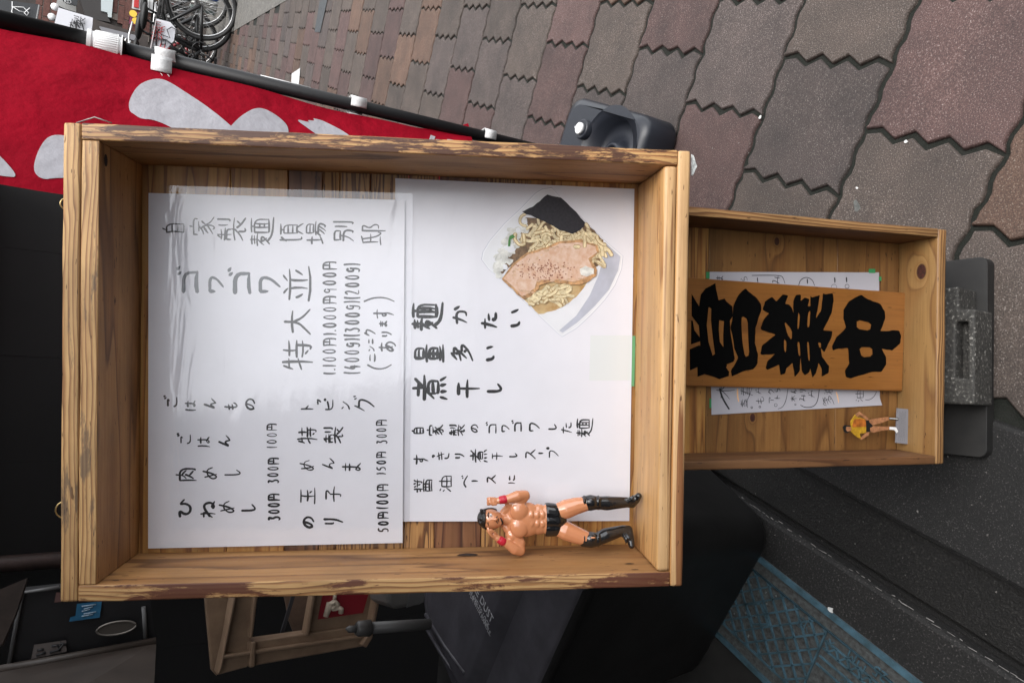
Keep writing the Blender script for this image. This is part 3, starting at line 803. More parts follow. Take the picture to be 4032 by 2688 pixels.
brush([(1030, 340), (1075, 350), (1050, 420), (1085, 425), (1110, 460), (1120, 500), (1118, 400), (1140, 345), (1182, 340), (1180, 395), (1215, 365), (1255, 380), (1240, 440), (1262, 440), (1262, 352), (1275, 365), (1342, 345), (1330, 430), (1310, 540), (1350, 480), (1368, 330), (1390, 340), (1450, 330), (1458, 400), (1440, 500), (1395, 590), (1370, 640), (1448, 650), (1440, 700), (1380, 825), (1350, 790), (1360, 865), (1420, 940), (1415, 1000), (1355, 1030), (1358, 970), (1330, 915), (1310, 1000), (1280, 1040), (1262, 960), (1255, 990), (1215, 1020), (1192, 990), (1180, 870), (1172, 985), (1130, 1035), (1112, 915), (1060, 960), (1050, 1005), (1010, 1018), (998, 930), (900, 975), (885, 960), (900, 900), (965, 840), (860, 848), (840, 840), (855, 770), (940, 700), (970, 680), (850, 640), (842, 620), (870, 550), (915, 500), (860, 470), (880, 400), (940, 360), (975, 400)],
      [[(1040, 560), (1108, 640), (1105, 725), (1070, 680)], [(1040, 712), (1062, 740), (1055, 835), (1040, 800)], [(1160, 485), (1175, 520), (1165, 628), (1152, 630)], [(1242, 500), (1262, 470), (1255, 610), (1235, 618)], [(1152, 740), (1172, 742), (1178, 860), (1162, 850)], [(1233, 740), (1250, 742), (1258, 900), (1245, 890)], [(1325, 745), (1350, 745), (1352, 785), (1340, 790)]])
brush([(720, 290), (740, 315), (800, 360), (845, 420), (850, 470), (820, 560), (800, 620), (795, 740), (822, 850), (818, 920), (780, 970), (700, 985), (600, 1030), (592, 985), (640, 900), (655, 870), (620, 790), (605, 680), (590, 620), (610, 510), (610, 480), (618, 425), (660, 340), (700, 300)],
      [[(685, 520), (735, 550), (738, 700), (748, 850), (712, 868), (690, 740), (682, 600)]])
for kk, P in enumerate((
 [(380, 290), (462, 245), (470, 300), (432, 430), (405, 450), (390, 600), (405, 740), (440, 855), (460, 1035), (370, 1010), (312, 1032), (310, 900), (335, 760), (320, 560), (325, 440), (340, 340)],
 [(462, 245), (470, 300), (490, 390), (495, 555), (492, 640), (500, 740), (535, 790), (560, 940), (495, 1050), (450, 1028), (440, 856), (460, 850), (440, 700), (425, 560), (428, 460), (400, 440), (400, 300)],
 [(485, 390), (540, 375), (555, 400), (605, 440), (610, 520), (585, 560), (590, 660), (610, 780), (625, 880), (615, 905), (540, 935), (530, 790), (528, 680), (535, 565), (492, 555)],
 [(430, 860), (535, 785), (560, 900), (540, 935), (578, 990), (575, 1025), (495, 1052), (400, 1012)],
 [(262, 335), (325, 440), (335, 600), (318, 560), (262, 470)], [(262, 470), (262, 520), (322, 600), (345, 700), (345, 560), (325, 520)],
 [(330, 600), (330, 700), (285, 640), (272, 560), (258, 560), (256, 760), (330, 735), (350, 700)],
 [(246, 800), (330, 765), (340, 930), (310, 950), (248, 978)])):
    P_ = [loc(ML, *Z7(x, y), zq) for x, y in P]
    br.poly([(p.x, p.y) for p in P_], zq + .0003 + .00003 * (kk + 1))
br.build('brush_lettering', mat('matt black sign paint', (.003, .003, .003), .9, spec=.03), pq)

# the small cut-out figure on a label, lower left of the low box
Z6 = zm(3200, 900, 1.5684)
ct = empty('cutout_figure', ML, 'tiny cut-out person in an orange and yellow top standing on a grey label', 'figurine')
zc = -DL + .022
def cz(pts, z0, z1, m, name, holes=()):
    mb = MB(); P_ = [loc(ML, *Z6(x, y), z1) for x, y in pts]
    P_ = [(p.x, p.y) for p in P_]
    a = sum(P_[i][0] * P_[(i + 1) % len(P_)][1] - P_[(i + 1) % len(P_)][0] * P_[i][1] for i in range(len(P_)))
    mb.prism(P_ if a > 0 else P_[::-1], z0, z1); return mb.build(name, m, ct)
skin_p = mat('printed skin', (.38, .17, .08), .4, noise=(200, .4))
oran = mat('printed orange cloth', (.40, .12, .02), .4, noise=(150, .5)); yel = mat('printed yellow cloth', (.48, .27, .02), .4, noise=(150, .3))
blk = mat('printed black', (.012, .012, .012), .4); wht = mat('printed white', (.75, .75, .75), .4)
cz([(188, 1225), (200, 1212), (235, 1215), (240, 1240), (215, 1262), (196, 1255)], zc, zc + .0012, blk, 'hair')
cz([(210, 1222), (235, 1222), (240, 1245), (215, 1252), (206, 1238)], zc + .0013, zc + .0018, skin_p, 'head')
cz([(235, 1190), (262, 1148), (280, 1165), (325, 1175), (330, 1215), (330, 1260), (290, 1265), (300, 1298), (280, 1290), (250, 1265), (238, 1250)], zc, zc + .0012, yel, 'shirt')
cz([(245, 1215), (258, 1175), (300, 1172), (328, 1180), (330, 1222), (250, 1225)], zc + .0013, zc + .0018, oran, 'shirt')
cz([(262, 1150), (290, 1130), (340, 1165), (348, 1185), (330, 1180), (290, 1145), (275, 1165)], zc, zc + .0012, skin_p, 'arm')
cz([(285, 1290), (300, 1303), (345, 1275), (350, 1255), (335, 1258), (305, 1285)], zc, zc + .0012, skin_p, 'arm')
cz([(330, 1185), (350, 1180), (370, 1215), (365, 1250), (345, 1255), (330, 1250)], zc, zc + .0012, blk, 'shorts')
cz([(350, 1180), (400, 1170), (470, 1162), (472, 1180), (420, 1200), (370, 1213), (352, 1195)], zc + .0004, zc + .0016, skin_p, 'leg')
cz([(355, 1230), (380, 1218), (440, 1222), (474, 1220), (474, 1240), (430, 1245), (380, 1258), (358, 1255)], zc + .0004, zc + .0016, skin_p, 'leg')
cz([(472, 1163), (530, 1168), (530, 1182), (472, 1180)], zc, zc + .001, blk, 'sock'); cz([(474, 1222), (515, 1225), (528, 1250), (520, 1262), (505, 1242), (474, 1240)], zc, zc + .001, wht, 'sock')
cz([(475, 1168), (528, 1172), (528, 1176), (475, 1172)], zc + .0011, zc + .0014, wht, 'sock')
cz([(527, 1108), (597, 1115), (590, 1330), (518, 1322)], zc - .004, zc - .001, mat('grey printed label', (.20, .20, .22), .5), 'label_plate')
hand = MB()
for k in range(7):
    P_ = [loc(ML, *Z6(540 + k * 6, 1128 + (k % 3) * 5), zc), loc(ML, *Z6(534 + k * 6, 1312 - (k % 2) * 25), zc)]
    a, b = P_[0], P_[1]; t = 0
    while t < 1:
        l_ = random.uniform(.02, .09); p, q = a.lerp(b, t), a.lerp(b, min(1, t + l_)); ribbon(hand, [(p.x, p.y), (q.x, q.y)], .0004, zc - .0009, 0, .1); t += l_ + .02
hand.build('print', mat('small dark print', (.1, .11, .12), .6), ct)
# ================================================================== toy wrestler
ZW = zm(1800, 1850, 2.6133)
wr = empty('toy_wrestler', MU, 'glossy plastic toy wrestler with black trunks, black boots and red wristbands, fists raised', 'toy figure')
zf = -.058
def wp(x, y, z=0.): return loc(MU, *ZW(x, y), zf + z)
u = (wp(900, 500) - wp(800, 500)).length / 100          # metres per pixel of that zoomed picture
tan = mat('tan plastic skin', (.60, .245, .115), .24, spec=.6, coat=1.0, bump=(90, .1, .001))
bootm = mat('glossy black plastic', (.008, .008, .009), .18, spec=.6, coat=.4, bump=(240, .5, .001))
redp = mat('red plastic', (.50, .015, .035), .35)
hairm = mat('black moulded hair', (.012, .011, .011), .3, bump=(700, 1., .001))
body = MB()
def cap(mb, pts, n=14):
    """tapered limb through (x, y, z, radius) given in picture pixels"""
    P_ = [(wp(x, y, z * u), r_ * u) for x, y, z, r_ in pts]
    # resample smoothly
    Q = []
    for (a, ra), (b, rb) in zip(P_, P_[1:]):
        for k in range(4): Q.append((a.lerp(b, k / 4), ra + (rb - ra) * (k / 4)))
    Q.append(P_[-1])
    mb.tube([q[0] for q in Q], [q[1] for q in Q], n)
    for p, r_ in (P_[0], P_[-1]): mb.ell(p, r_, nu=12, nv=8)
def el(mb, x, y, z, rx, ry, rz, rot=0):
    # rx along image x (down the body), ry along image y (across), rz towards the viewer
    ax = (wp(x + 50, y) - wp(x, y)).normalized(); ay = (wp(x, y + 50) - wp(x, y)).normalized()
    if rot:
        c, s_ = math.cos(rot), math.sin(rot); ax, ay = ax * c + ay * s_, ay * c - ax * s_
    az = ax.cross(ay)
    mb.ell(wp(x, y, z * u), (rx * u, ry * u, rz * u), Matrix((ax, ay, az)).transposed(), 20, 14)
# torso
el(body, 700, 505, 0, 190, 180, 95); el(body, 830, 505, -5, 150, 158, 85); el(body, 940, 505, 0, 110, 160, 90); el(body, 1010, 505, -5, 90, 150, 85)
el(body, 585, 505, -10, 95, 185, 75)
el(body, 640, 425, 62, 92, 96, 48, .25); el(body, 640, 592, 62, 92, 100, 48, -.25)         # chest muscles
for i, x in enumerate((765, 825, 880)):
    for y in (462, 548): el(body, x, y, 70 - i * 3, 30, 42, 26)
el(body, 560, 340, 5, 75, 62, 65); el(body, 570, 668, 5, 75, 66, 65)                      # shoulders
cap(body, [(600, 500, -5, 70), (520, 505, 0, 58), (470, 505, 10, 52)])                      # neck
cap(body, [(480, 430, -10, 40), (560, 360, -5, 55)]); cap(body, [(490, 575, -10, 40), (565, 650, -5, 55)])
# head
el(body, 350, 503, 20, 120, 102, 97, .12); el(body, 425, 520, 40, 58, 60, 55, .12)
el(body, 395, 505, 112, 24, 17, 22); el(body, 372, 503, 105, 34, 13, 16)                   # nose
el(body, 350, 403, 5, 26, 12, 20); el(body, 348, 600, 5, 26, 12, 20)                       # ears
el(body, 425, 512, 92, 14, 32, 12); el(body, 458, 520, 84, 18, 26, 18)                     # lips, chin
# arms
cap(body, [(575, 345, 10, 62), (650, 305, 30, 60), (700, 265, 40, 52)]); el(body, 640, 300, 45, 60, 48, 42, -.5)
cap(body, [(700, 255, 45, 50), (620, 265, 75, 56), (540, 290, 85, 46), (465, 305, 90, 34), (430, 312, 92, 36)])
cap(body, [(580, 660, 5, 62), (640, 745, 10, 58), (655, 820, 20, 50)]); el(body, 655, 740, 20, 56, 46, 45, 1.2)
cap(body, [(650, 830, 25, 50), (590, 810, 50, 56), (520, 760, 65, 46), (450, 722, 80, 34), (415, 700, 84, 34)])
# fist (top of the image) and half-open hand
el(body, 375, 318, 92, 52, 42, 36)
for k, (yy, zz) in enumerate(((285, 118), (305, 124), (326, 124), (346, 116))):
    cap(body, [(372, yy + 4, zz - 14, 12), (330, yy + 2, zz - 8, 13), (312, yy + 6, zz - 34, 12), (338, yy + 8, zz - 62, 11)])
cap(body, [(400, 352, 120, 13), (365, 356, 134, 12), (342, 338, 136, 11)])
el(body, 385, 675, 88, 46, 36, 26, .6)
for k, (dx, dy, zz) in enumerate(((0, 0, 96), (8, 18, 104), (22, 34, 106), (40, 48, 100))):
    cap(body, [(362 + dx, 655 + dy, zz - 8, 12), (328 + dx, 640 + dy * 1.0, zz + 14, 11), (308 + dx, 618 + dy * .9, zz + 24, 10), (318 + dx * .8, 590 + dy * .7, zz + 22, 9)])
cap(body, [(398, 650, 106, 12), (372, 628, 122, 11), (350, 612, 128, 10)])
# legs
cap(body, [(1020, 430, -8, 82), (1120, 400, 12, 98), (1220, 368, 18, 88), (1330, 345, 18, 74)])
cap(body, [(1020, 585, -8, 82), (1110, 620, 12, 98), (1210, 662, 20, 90), (1330, 705, 28, 75)])
ob = body.build('body', tan, wr); smooth_mod(ob, .00065, 5, .5)
tr_ = MB()
cap(tr_, [(925, 430, 0, 96), (1000, 440, 2, 98)], 20); cap(tr_, [(925, 585, 0, 96), (1000, 580, 2, 98)], 20)
cap(tr_, [(925, 508, 0, 102), (1010, 510, 4, 102)], 20); cap(tr_, [(1000, 510, 6, 96), (1070, 512, 8, 62)], 20)
cap(tr_, [(1000, 470, 4, 94), (1050, 490, 6, 74)], 20); cap(tr_, [(1000, 560, 4, 94), (1050, 540, 6, 74)], 20)
ob = tr_.build('trunks', mat('smooth glossy black plastic', (.008, .008, .009), .16, spec=.6, coat=.4), wr); smooth_mod(ob, .0008, 6)
bm = bmesh.new(); bm.from_mesh(ob.data)                     # straight waistband
wy = wp(908, 500).y
bmesh.ops.bisect_plane(bm, geom=bm.verts[:] + bm.edges[:] + bm.faces[:], plane_co=(0, wy, 0), plane_no=(0, 1, 0), clear_outer=True)
bmesh.ops.holes_fill(bm, edges=[e for e in bm.edges if e.is_boundary])
bm.to_mesh(ob.data); bm.free()
def boot(knee, shin, ankle, heel, toe, holes=()):
    b_ = MB(); kx, ky, kz = knee
    cap(b_, [(kx - 62, ky + (0 if ky > 500 else 6), kz - 6, 76), (kx, ky, kz + 2, 82), (kx + 60, ky, kz - 6, 70)])
    el(b_, kx + 5, ky, kz + 45, 62, 58, 42)
    cap(b_, [(kx + 60, ky, kz - 8, 66), shin + (74,), ((shin[0] + ankle[0]) / 2, (shin[1] + ankle[1]) / 2, (shin[2] + ankle[2]) / 2, 64), ankle + (55,)])
    cap(b_, [ankle + (55,), heel + (46,)]); cap(b_, [heel + (44,), ((heel[0] + toe[0]) / 2, (heel[1] + toe[1]) / 2, (heel[2] + toe[2]) / 2, 46), toe + (34,)])
    cap(b_, [ankle + (46,), ((heel[0] + toe[0]) / 2 - 12, (heel[1] + toe[1]) / 2, (heel[2] + toe[2]) / 2 + 14, 38)])
    for k in range(5):                                   # laces
        t = k / 4; c = Vector(ankle).lerp(Vector(toe), .1 + t * .6)
        cap(b_, [(c.x - 22, c.y - 26, c.z + 38 - k * 3, 7), (c.x - 26, c.y + 26, c.z + 38 - k * 3, 7)], 6)
    for x_ in (kx - 70, kx + 78):
        cap(b_, [(x_, ky - 66, kz, 12), (x_ + 4, ky - 30, kz + 62, 12), (x_ + 4, ky + 30, kz + 62, 12), (x_, ky + 66, kz, 12)], 8)
    o = b_.build('boot', bootm, wr); smooth_mod(o, .0008, 2)
boot((1375, 335, 20), (1540, 340, 5), (1745, 330, -10), (1800, 345, -22), (1868, 265, 45))
boot((1375, 715, 32), (1530, 670, 12), (1700, 620, -20), (1762, 612, -30), (1795, 775, 45))
wb = MB(); cap(wb, [(450, 307, 91, 40), (490, 300, 89, 44)], 16); o = wb.build('wristband', redp, wr)
wb = MB(); cap(wb, [(435, 714, 81, 39), (470, 734, 77, 44)], 16); o = wb.build('wristband', redp, wr)
hr = MB(); el(hr, 312, 498, 6, 105, 106, 100, .12); el(hr, 292, 492, 34, 68, 82, 82, .12); el(hr, 345, 410, 4, 68, 22, 62); el(hr, 338, 594, 4, 66, 20, 62)
for k in range(60):
    a = random.uniform(0, 6.28); t = random.uniform(.3, 1)
    el(hr, 285 + random.uniform(-50, 40), 495 + random.uniform(-85, 85), random.uniform(20, 85), 18, 14, 18)
# keep the hair off the face: cut everything in front of the hairline
ob = hr.build('hair', hairm, wr); smooth_mod(ob, .0009, 1)
bm = bmesh.new(); bm.from_mesh(ob.data)
hx = wp(318, 500).y
for v in [v for v in bm.verts if v.co.y < wp(290, 500).y and v.co.z > zf + 18 * u] : v.co.z = min(v.co.z, zf + 18 * u)
bm.to_mesh(ob.data); bm.free()
fc = MB()
for y in (462, 542):                                       # brows, eyes
    cap(fc, [(322, y - 26, 100, 5.5), (316, y, 108, 7), (325, y + 26, 100, 5.5)], 6)
ob = fc.build('eyebrows', hairm, wr)
fc = MB()
for y in (465, 540): el(fc, 346, y, 102, 11, 21, 10)
fc.build('eyes', mat('painted eye white', (.75, .72, .7), .3), wr)
fc = MB()
for y in (467, 538): el(fc, 346, y, 109, 6, 7, 4)
fc.build('pupils', bootm, wr)
fc = MB(); cap(fc, [(412, 474, 96, 5), (406, 492, 108, 6.5), (408, 530, 108, 6.5), (418, 552, 92, 5)], 8)
cap(fc, [(448, 492, 98, 6), (460, 520, 98, 11), (470, 545, 84, 9), (440, 570, 66, 7)], 8); cap(fc, [(426, 496, 104, 3), (428, 530, 103, 3)], 6)
fc.build('moustache', hairm, wr)
fc = MB(); el(fc, 1398, 694, 112, 26, 8, 8); fc.build('worn_spot', tan, wr)

# ================================================================== banner
base_pt = gz(1420 * 1.7143, 352 * 1.7143); PY = base_pt.y
pt = [onp(x * 1.7143, y * 1.7143, Vector((0, PY, 0)), Vector((0, 1, 0))) for x, y in ((0, 46), (1100, 311))]
axis = (pt[0] - pt[1]).normalized()
ban = empty('banner_flag', Matrix.Translation(base_pt), 'red cloth shop banner with white brush characters on a black pole', 'banner')
def bl_(p): return Vector(p) - base_pt
blackp = mat('black painted pole', (.007, .007, .008), .5, spec=.3)
whitep = mat('white plastic', (.72, .72, .72), .4)
wcloth = mat('white cotton tape', (.62, .62, .62), .85, noise=(300, .15), bump=(500, .5, .001))
rp = .0145
p0 = pt[1] + axis * (0.03 - pt[1].z) / axis.z; p1 = pt[1] + axis * (2.3 - pt[1].z) / axis.z
joint = pt[0].lerp(pt[1], .2)
mb = MB(); mb.tube([bl_(p0), bl_(joint)], rp * .93, 24); mb.build('pole', blackp, ban)
mb = MB(); mb.tube([bl_(joint), bl_(p1)], rp * 1.1, 24); mb.build('pole', blackp, ban)
def onpole(px): 
    # pole point whose image x is px (display units)
    best = None
    for k in range(4000):
        p = p0.lerp(p1, k / 3999); d_ = p - CAM
        v = CW / 2 + FPX * d_.dot(dn) / d_.dot(fw)
        if best is None or abs(v - px * 1.7143) < best[0]: best = (abs(v - px * 1.7143), p)
    return best[1]
ca, cb = onpole(199), onpole(280); L_ = (cb - ca)
mb = MB()
prof = [(0, 1.42), (.12, 1.42), (.14, 1.3), (.2, 1.3), (.22, 1.44), (.88, 1.62), (.9, 1.38), (.96, 1.38), (.97, 1.66), (1, 1.66)]
mb.tube([bl_(ca + L_ * t) for t, _ in prof], [rp * r_ for _, r_ in prof], 40, smooth=False)
for k in range(36):
    a = k * math.pi / 18; t = L_.normalized(); e = t.orthogonal().normalized(); f_ = t.cross(e)
    d_ = e * math.cos(a) + f_ * math.sin(a)
    mb.tube([bl_(ca + L_ * .24 + d_ * rp * 1.44), bl_(ca + L_ * .86 + d_ * rp * 1.6)], .0007, 4)
mb.build('collar', whitep, ban)
# cloth: hangs from the pole towards the shop, edge traced at a distance a little behind the pole
lf = gy(75 * 1.7143, 411 * 1.7143, PY - .22)
redm = mat('red banner cloth', (.42, .005, .022), .9, spec=.12, noise=(7, .14), bump=(16, .9, .012), transl=.45)
# weave + soft creases
cx_dir = Vector((lf.x - onpole(75).x, -.22, 0)); CWD = cx_dir.length; cxn = cx_dir.normalized()
Mcl = Matrix((cxn, axis, cxn.cross(axis))).transposed().to_4x4()
cl0 = onpole(1080); Mcl.translation = cl0 + cxn * rp * 1.3
CLH = (onpole(0) - cl0).length + .35
def wave(x, y): return .006 * math.sin(y * 7 + x * 5) + .004 * math.sin(x * 21 + y * 3) + .0025 * math.sin(y * 23 - x * 9)
def clp(px, py):                                          # picture pixel (full) -> cloth xy
    p = loc(Mcl, px, py, 0); return (p.x, p.y)
mb = MB(); nx, ny = 36, 90; vs = []
for j in range(ny + 1):
    for i in range(nx + 1):
        x, y = CWD * i / nx, -.0 + CLH * j / ny
        if j < 12: x -= .05 * ((12 - j) / 12) ** 2 * (1 - i / nx); 
        vs.append(Mcl @ Vector((x, y, wave(x, y))) - base_pt)
mb.add(vs, [(j * (nx + 1) + i, j * (nx + 1) + i + 1, (j + 1) * (nx + 1) + i + 1, (j + 1) * (nx + 1) + i) for j in range(ny) for i in range(nx)], 0, True)
ob = mb.build('cloth', redm, ban)
Z1 = zm(0, 0, 2.1364)
Z8 = zm(850, 0, 2.61375)
letters = [
 [Z1(1080, 930), Z1(1085, 870), Z1(1140, 770), Z1(1210, 710), Z1(1330, 672), Z1(1420, 700), Z1(1560, 800), Z1(1740, 940), Z1(1900, 1080), Z1(2000, 1170), Z1(1950, 1260), Z1(1600, 1200), Z1(1400, 1080), Z1(1280, 1030), Z1(1180, 1020), Z1(1130, 985), Z1(1095, 965)],
 [Z1(520, 1118), Z1(440, 1120), Z1(380, 1150), Z1(320, 1240), Z1(280, 1370), Z1(295, 1450), Z1(370, 1492), Z1(450, 1475), Z1(560, 1472), Z1(700, 1400), Z1(700, 1160)],
 [Z1(45, 1340), Z1(155, 1480), Z1(45, 1475), Z1(-80, 1460), Z1(-60, 1240)],
 [Z8(130, 1370), Z8(230, 1260), Z8(325, 1185), Z8(390, 1145), Z8(480, 1132), Z8(590, 1180), Z8(680, 1245), Z8(735, 1310), Z8(745, 1400), Z8(700, 1560), Z8(300, 1560), Z8(100, 1420)],
 [Z8(815, 1215), Z8(975, 1245), Z8(945, 1215), Z8(1035, 1222), Z8(1000, 1192), Z8(1060, 1200), Z8(1110, 1212), Z8(1280, 1300), Z8(1395, 1388), Z8(1480, 1480), Z8(1200, 1520), Z8(1050, 1390), Z8(930, 1300)]]
wl = MB()
ZS = 1 if (Mcl.inverted() @ CAM).z > 0 else -1
def clothpoly(mb, pts, lift=.0012, mi=0):
    lift *= ZS
    P_ = [clp(*q) for q in pts]
    # smooth then grid-clip so the letter follows the cloth's waves
    for _ in range(2):
        Q = []
        for a, b in zip(P_, P_[1:] + P_[:1]):
            Q += [(a[0] * .75 + b[0] * .25, a[1] * .75 + b[1] * .25), (a[0] * .25 + b[0] * .75, a[1] * .25 + b[1] * .75)]
        P_ = Q
    bm_ = bmesh.new(); t_ = MB(); t_.poly(P_, 0)
    me_ = t_.mesh('t', redm); bm_.from_mesh(me_); bpy.data.meshes.remove(me_)
    for ax, n_ in (((1, 0, 0), 40), ((0, 1, 0), 120)):
        for k in range(-10, n_):
            c = k * .012
            bmesh.ops.bisect_plane(bm_, geom=bm_.verts[:] + bm_.edges[:] + bm_.faces[:], plane_co=Vector(ax) * c, plane_no=ax, dist=1e-6)
    bm_.verts.index_update()
    vs = [Mcl @ Vector((v.co.x, v.co.y, wave(v.co.x, v.co.y) + lift)) - base_pt for v in bm_.verts]
    mb.add(vs, [tuple(v.index for v in f.verts) for f in bm_.faces], mi, True); bm_.free()
for l_ in letters: clothpoly(wl, l_)
wl.build('lettering', mat('white printed cloth', (.50, .50, .54), .85, noise=(14, .07), bump=(16, .8, .01), transl=.3), ban)
# thin outlined mark near the hem
hand = MB()
P_ = [clp(*Z8(850 - 850 + x, y)) for x, y in ()]
Zc = zm(1500, 0, 2.61375)
for seg in ([(512, 1430), (535, 1372), (560, 1378), (540, 1430)], [(580, 1425), (585, 1412), (690, 1428), (700, 1418), (755, 1428), (740, 1450)]):
    Q = [Vector(clp(*Zc(x, y))) for x, y in seg]
    mbx = MB(); ribbon(mbx, [(q.x, q.y) for q in Q], .0045, 0, sm=False, taper=0)
    hand.add([Mcl @ Vector((v[0], v[1], wave(v[0], v[1]) + .0014 * ZS)) - base_pt for v in mbx.v], mbx.f)
hand.build('lettering', MATS['white printed cloth'], ban)
def loop_tab(dx, wid, lng=0.0):
    c = onpole(dx); t = axis
    mb = MB(); n = 26; vs = []
    e = cxn; f_ = t.cross(e)
    for k in range(n + 1):
        a = -2.6 + 5.2 * k / n
        d_ = (e * -math.cos(a) + f_ * math.sin(a)) * (rp * 1.28 + (.002 * math.sin(k * .7)))
        for s_ in (-.5, .5): vs.append(bl_(c + d_ + t * (wid * s_ + (.006 * math.sin(a) if lng else 0))))
    mb.add(vs, [(2 * k, 2 * k + 1, 2 * k + 3, 2 * k + 2) for k in range(n)], 0, True)
    if lng:
        for sg in (1, -1):
            vs = []
            for k in range(5):
                q = c + e * (rp * .9 + lng * k / 4) + f_ * sg * (rp * .75 - .01 * k / 4 + .004)
                for s_ in (-.5, .5): vs.append(bl_(q + t * (wid * s_ + (.010 if sg > 0 else -.006))))
            mb.add(vs, [(2 * k, 2 * k + 1, 2 * k + 3, 2 * k + 2) for k in range(4)], 0, True)
    o = mb.build('loop', wcloth, ban)
    sm_ = o.modifiers.new('thick', 'SOLIDIFY'); sm_.thickness = .0012
loop_tab(385, .034, .032); loop_tab(819, .034); loop_tab(1120, .03)
# threads under the big tab
thr = MB()
for dx in (368, 384):
    a = onpole(dx) + cxn * (rp * 2.9); q = Mcl @ Vector((*clp(dx * 1.7143 + 14, 183 * 1.7143), .004))
    thr.tube([bl_(a), bl_(a.lerp(q, .5) + Vector((.003, -.004, 0))), bl_(q)], .0005, 5)
thr.build('thread', wcloth, ban)
# white reflective strip on the pole
mb = MB(); a, b = onpole(597), onpole(712)
t = axis; side = (rt - t * rt.dot(t)).normalized(); tow = t.cross(side).normalized()
if (CAM - a).dot(tow) < 0: tow = -tow
mb.tube([bl_(a + side * rp * .80 + tow * .001), bl_(b + side * rp * .80 + tow * .001)], rp * .24, 10); mb.build('strip', whitep, ban)

# ------------------------------------------------------------------ banner base
g1, g2, g3 = gz(1330 * 1.7143, 222 * 1.7143, .1), gz(1478 * 1.7143, 262 * 1.7143, .1), gz(1283 * 1.7143, 330 * 1.7143, .1)
bx = (g1 - g2); bx.z = 0; yaw = math.atan2(bx.y, bx.x)
bw = .42
cen = Vector(((g1.x + g2.x) / 2, (g1.y + g2.y) / 2, 0))
ln = (g1 - g2).length
back = Vector((-math.sin(yaw), math.cos(yaw), 0))
if back.x > 0: back = -back
cc = cen + back * (bw * .5)
Mb = Matrix.Translation(cc) @ Matrix.Rotation(yaw, 4, 'Z')
bs = empty('water_tank', Mb, 'black plastic water-filled banner base with a white screw cap', 'banner base')
ploly = mat('black plastic tank', (.014, .016, .022), .38, spec=.4, bump=(300, .2, .0006))
def rrect(hx, hy, r_, n=6):
    pts = []
    for sx, sy, a0 in ((1, 1, 0), (-1, 1, 90), (-1, -1, 180), (1, -1, 270)):
        for k in range(n + 1):
            a = R(a0 + 90 * k / n); pts.append((sx * (hx - r_) + r_ * math.cos(a), sy * (hy - r_) + r_ * math.sin(a)))
    return pts
hx, hy = ln * .62, bw * .5
cap_w = Mb.inverted() @ gz(1331 * 1.7143, 295 * 1.7143, .118)
mb = MB()
lv = [(-.010, .0), (-.004, .004), (.0, .012), (.0, .085), (-.006, .097), (-.018, .102)]
rings_ = [[(x, y, z) for x, y in rrect(hx + o_, hy + o_, .045)] for o_, z in lv]
n = len(rings_[0])
mb.add([p for r_ in rings_ for p in r_], [(i * n + j, i * n + (j + 1) % n, (i + 1) * n + (j + 1) % n, (i + 1) * n + j) for i in range(len(lv) - 1) for j in range(n)], 0, True)
hq = Mb.inverted() @ gz(1392 * 1.7143, 352 * 1.7143, .1); hc = (hq.x, hq.y)                                              # round recess in the middle of the top
ccx = [(hc[0] + .118 * math.cos(k * .19635), hc[1] + .118 * math.sin(k * .19635)) for k in range(32)]
mb.poly(rrect(hx - .018, hy - .018, .045), .102, 0, [ccx])
prof = [(.118, .102), (.112, .096), (.095, .094), (.090, .060), (.078, .052)] + [(.076, .052)][:0] + [(.07, .05)][:0] + [(.0765, .0521)][:0] + [(.0700, .052)][:0] + [(.045, .05), (.035, .062), (.030, .085), (.022, .088), (.02, .04), (.0005, .04)] if True else [(.105, .102), (.100, .094), (.082, .088), (.078, .060), (.070, .052), (.045, .05), (.035, .062), (.030, .085), (.022, .088), (.02, .04), (.0005, .04)]
vs = [(hc[0] + r_ * math.cos(k * .19635), hc[1] + r_ * math.sin(k * .19635), z) for r_, z in prof for k in range(32)]
mb.add(vs, [(i * 32 + j, i * 32 + (j + 1) % 32, (i + 1) * 32 + (j + 1) % 32, (i + 1) * 32 + j)[::-1] for i in range(len(prof) - 1) for j in range(32)], 0, True)
mb.build('body', ploly, bs)
mb = MB(); mb.tube([(cap_w.x, cap_w.y, .06), (cap_w.x, cap_w.y, .11), (cap_w.x, cap_w.y, .113)], [.026, .026, .023], 24); mb.build('collar', ploly, bs)
mb = MB(); mb.tube([(cap_w.x, cap_w.y, .1131), (cap_w.x, cap_w.y, .121), (cap_w.x, cap_w.y, .1225)], [.015, .015, .0135], 24)
mb.box(cap_w.x - .0125, cap_w.x + .0125, cap_w.y - .0022, cap_w.y + .0022, .1225, .1255); mb.build('cap', whitep, bs)
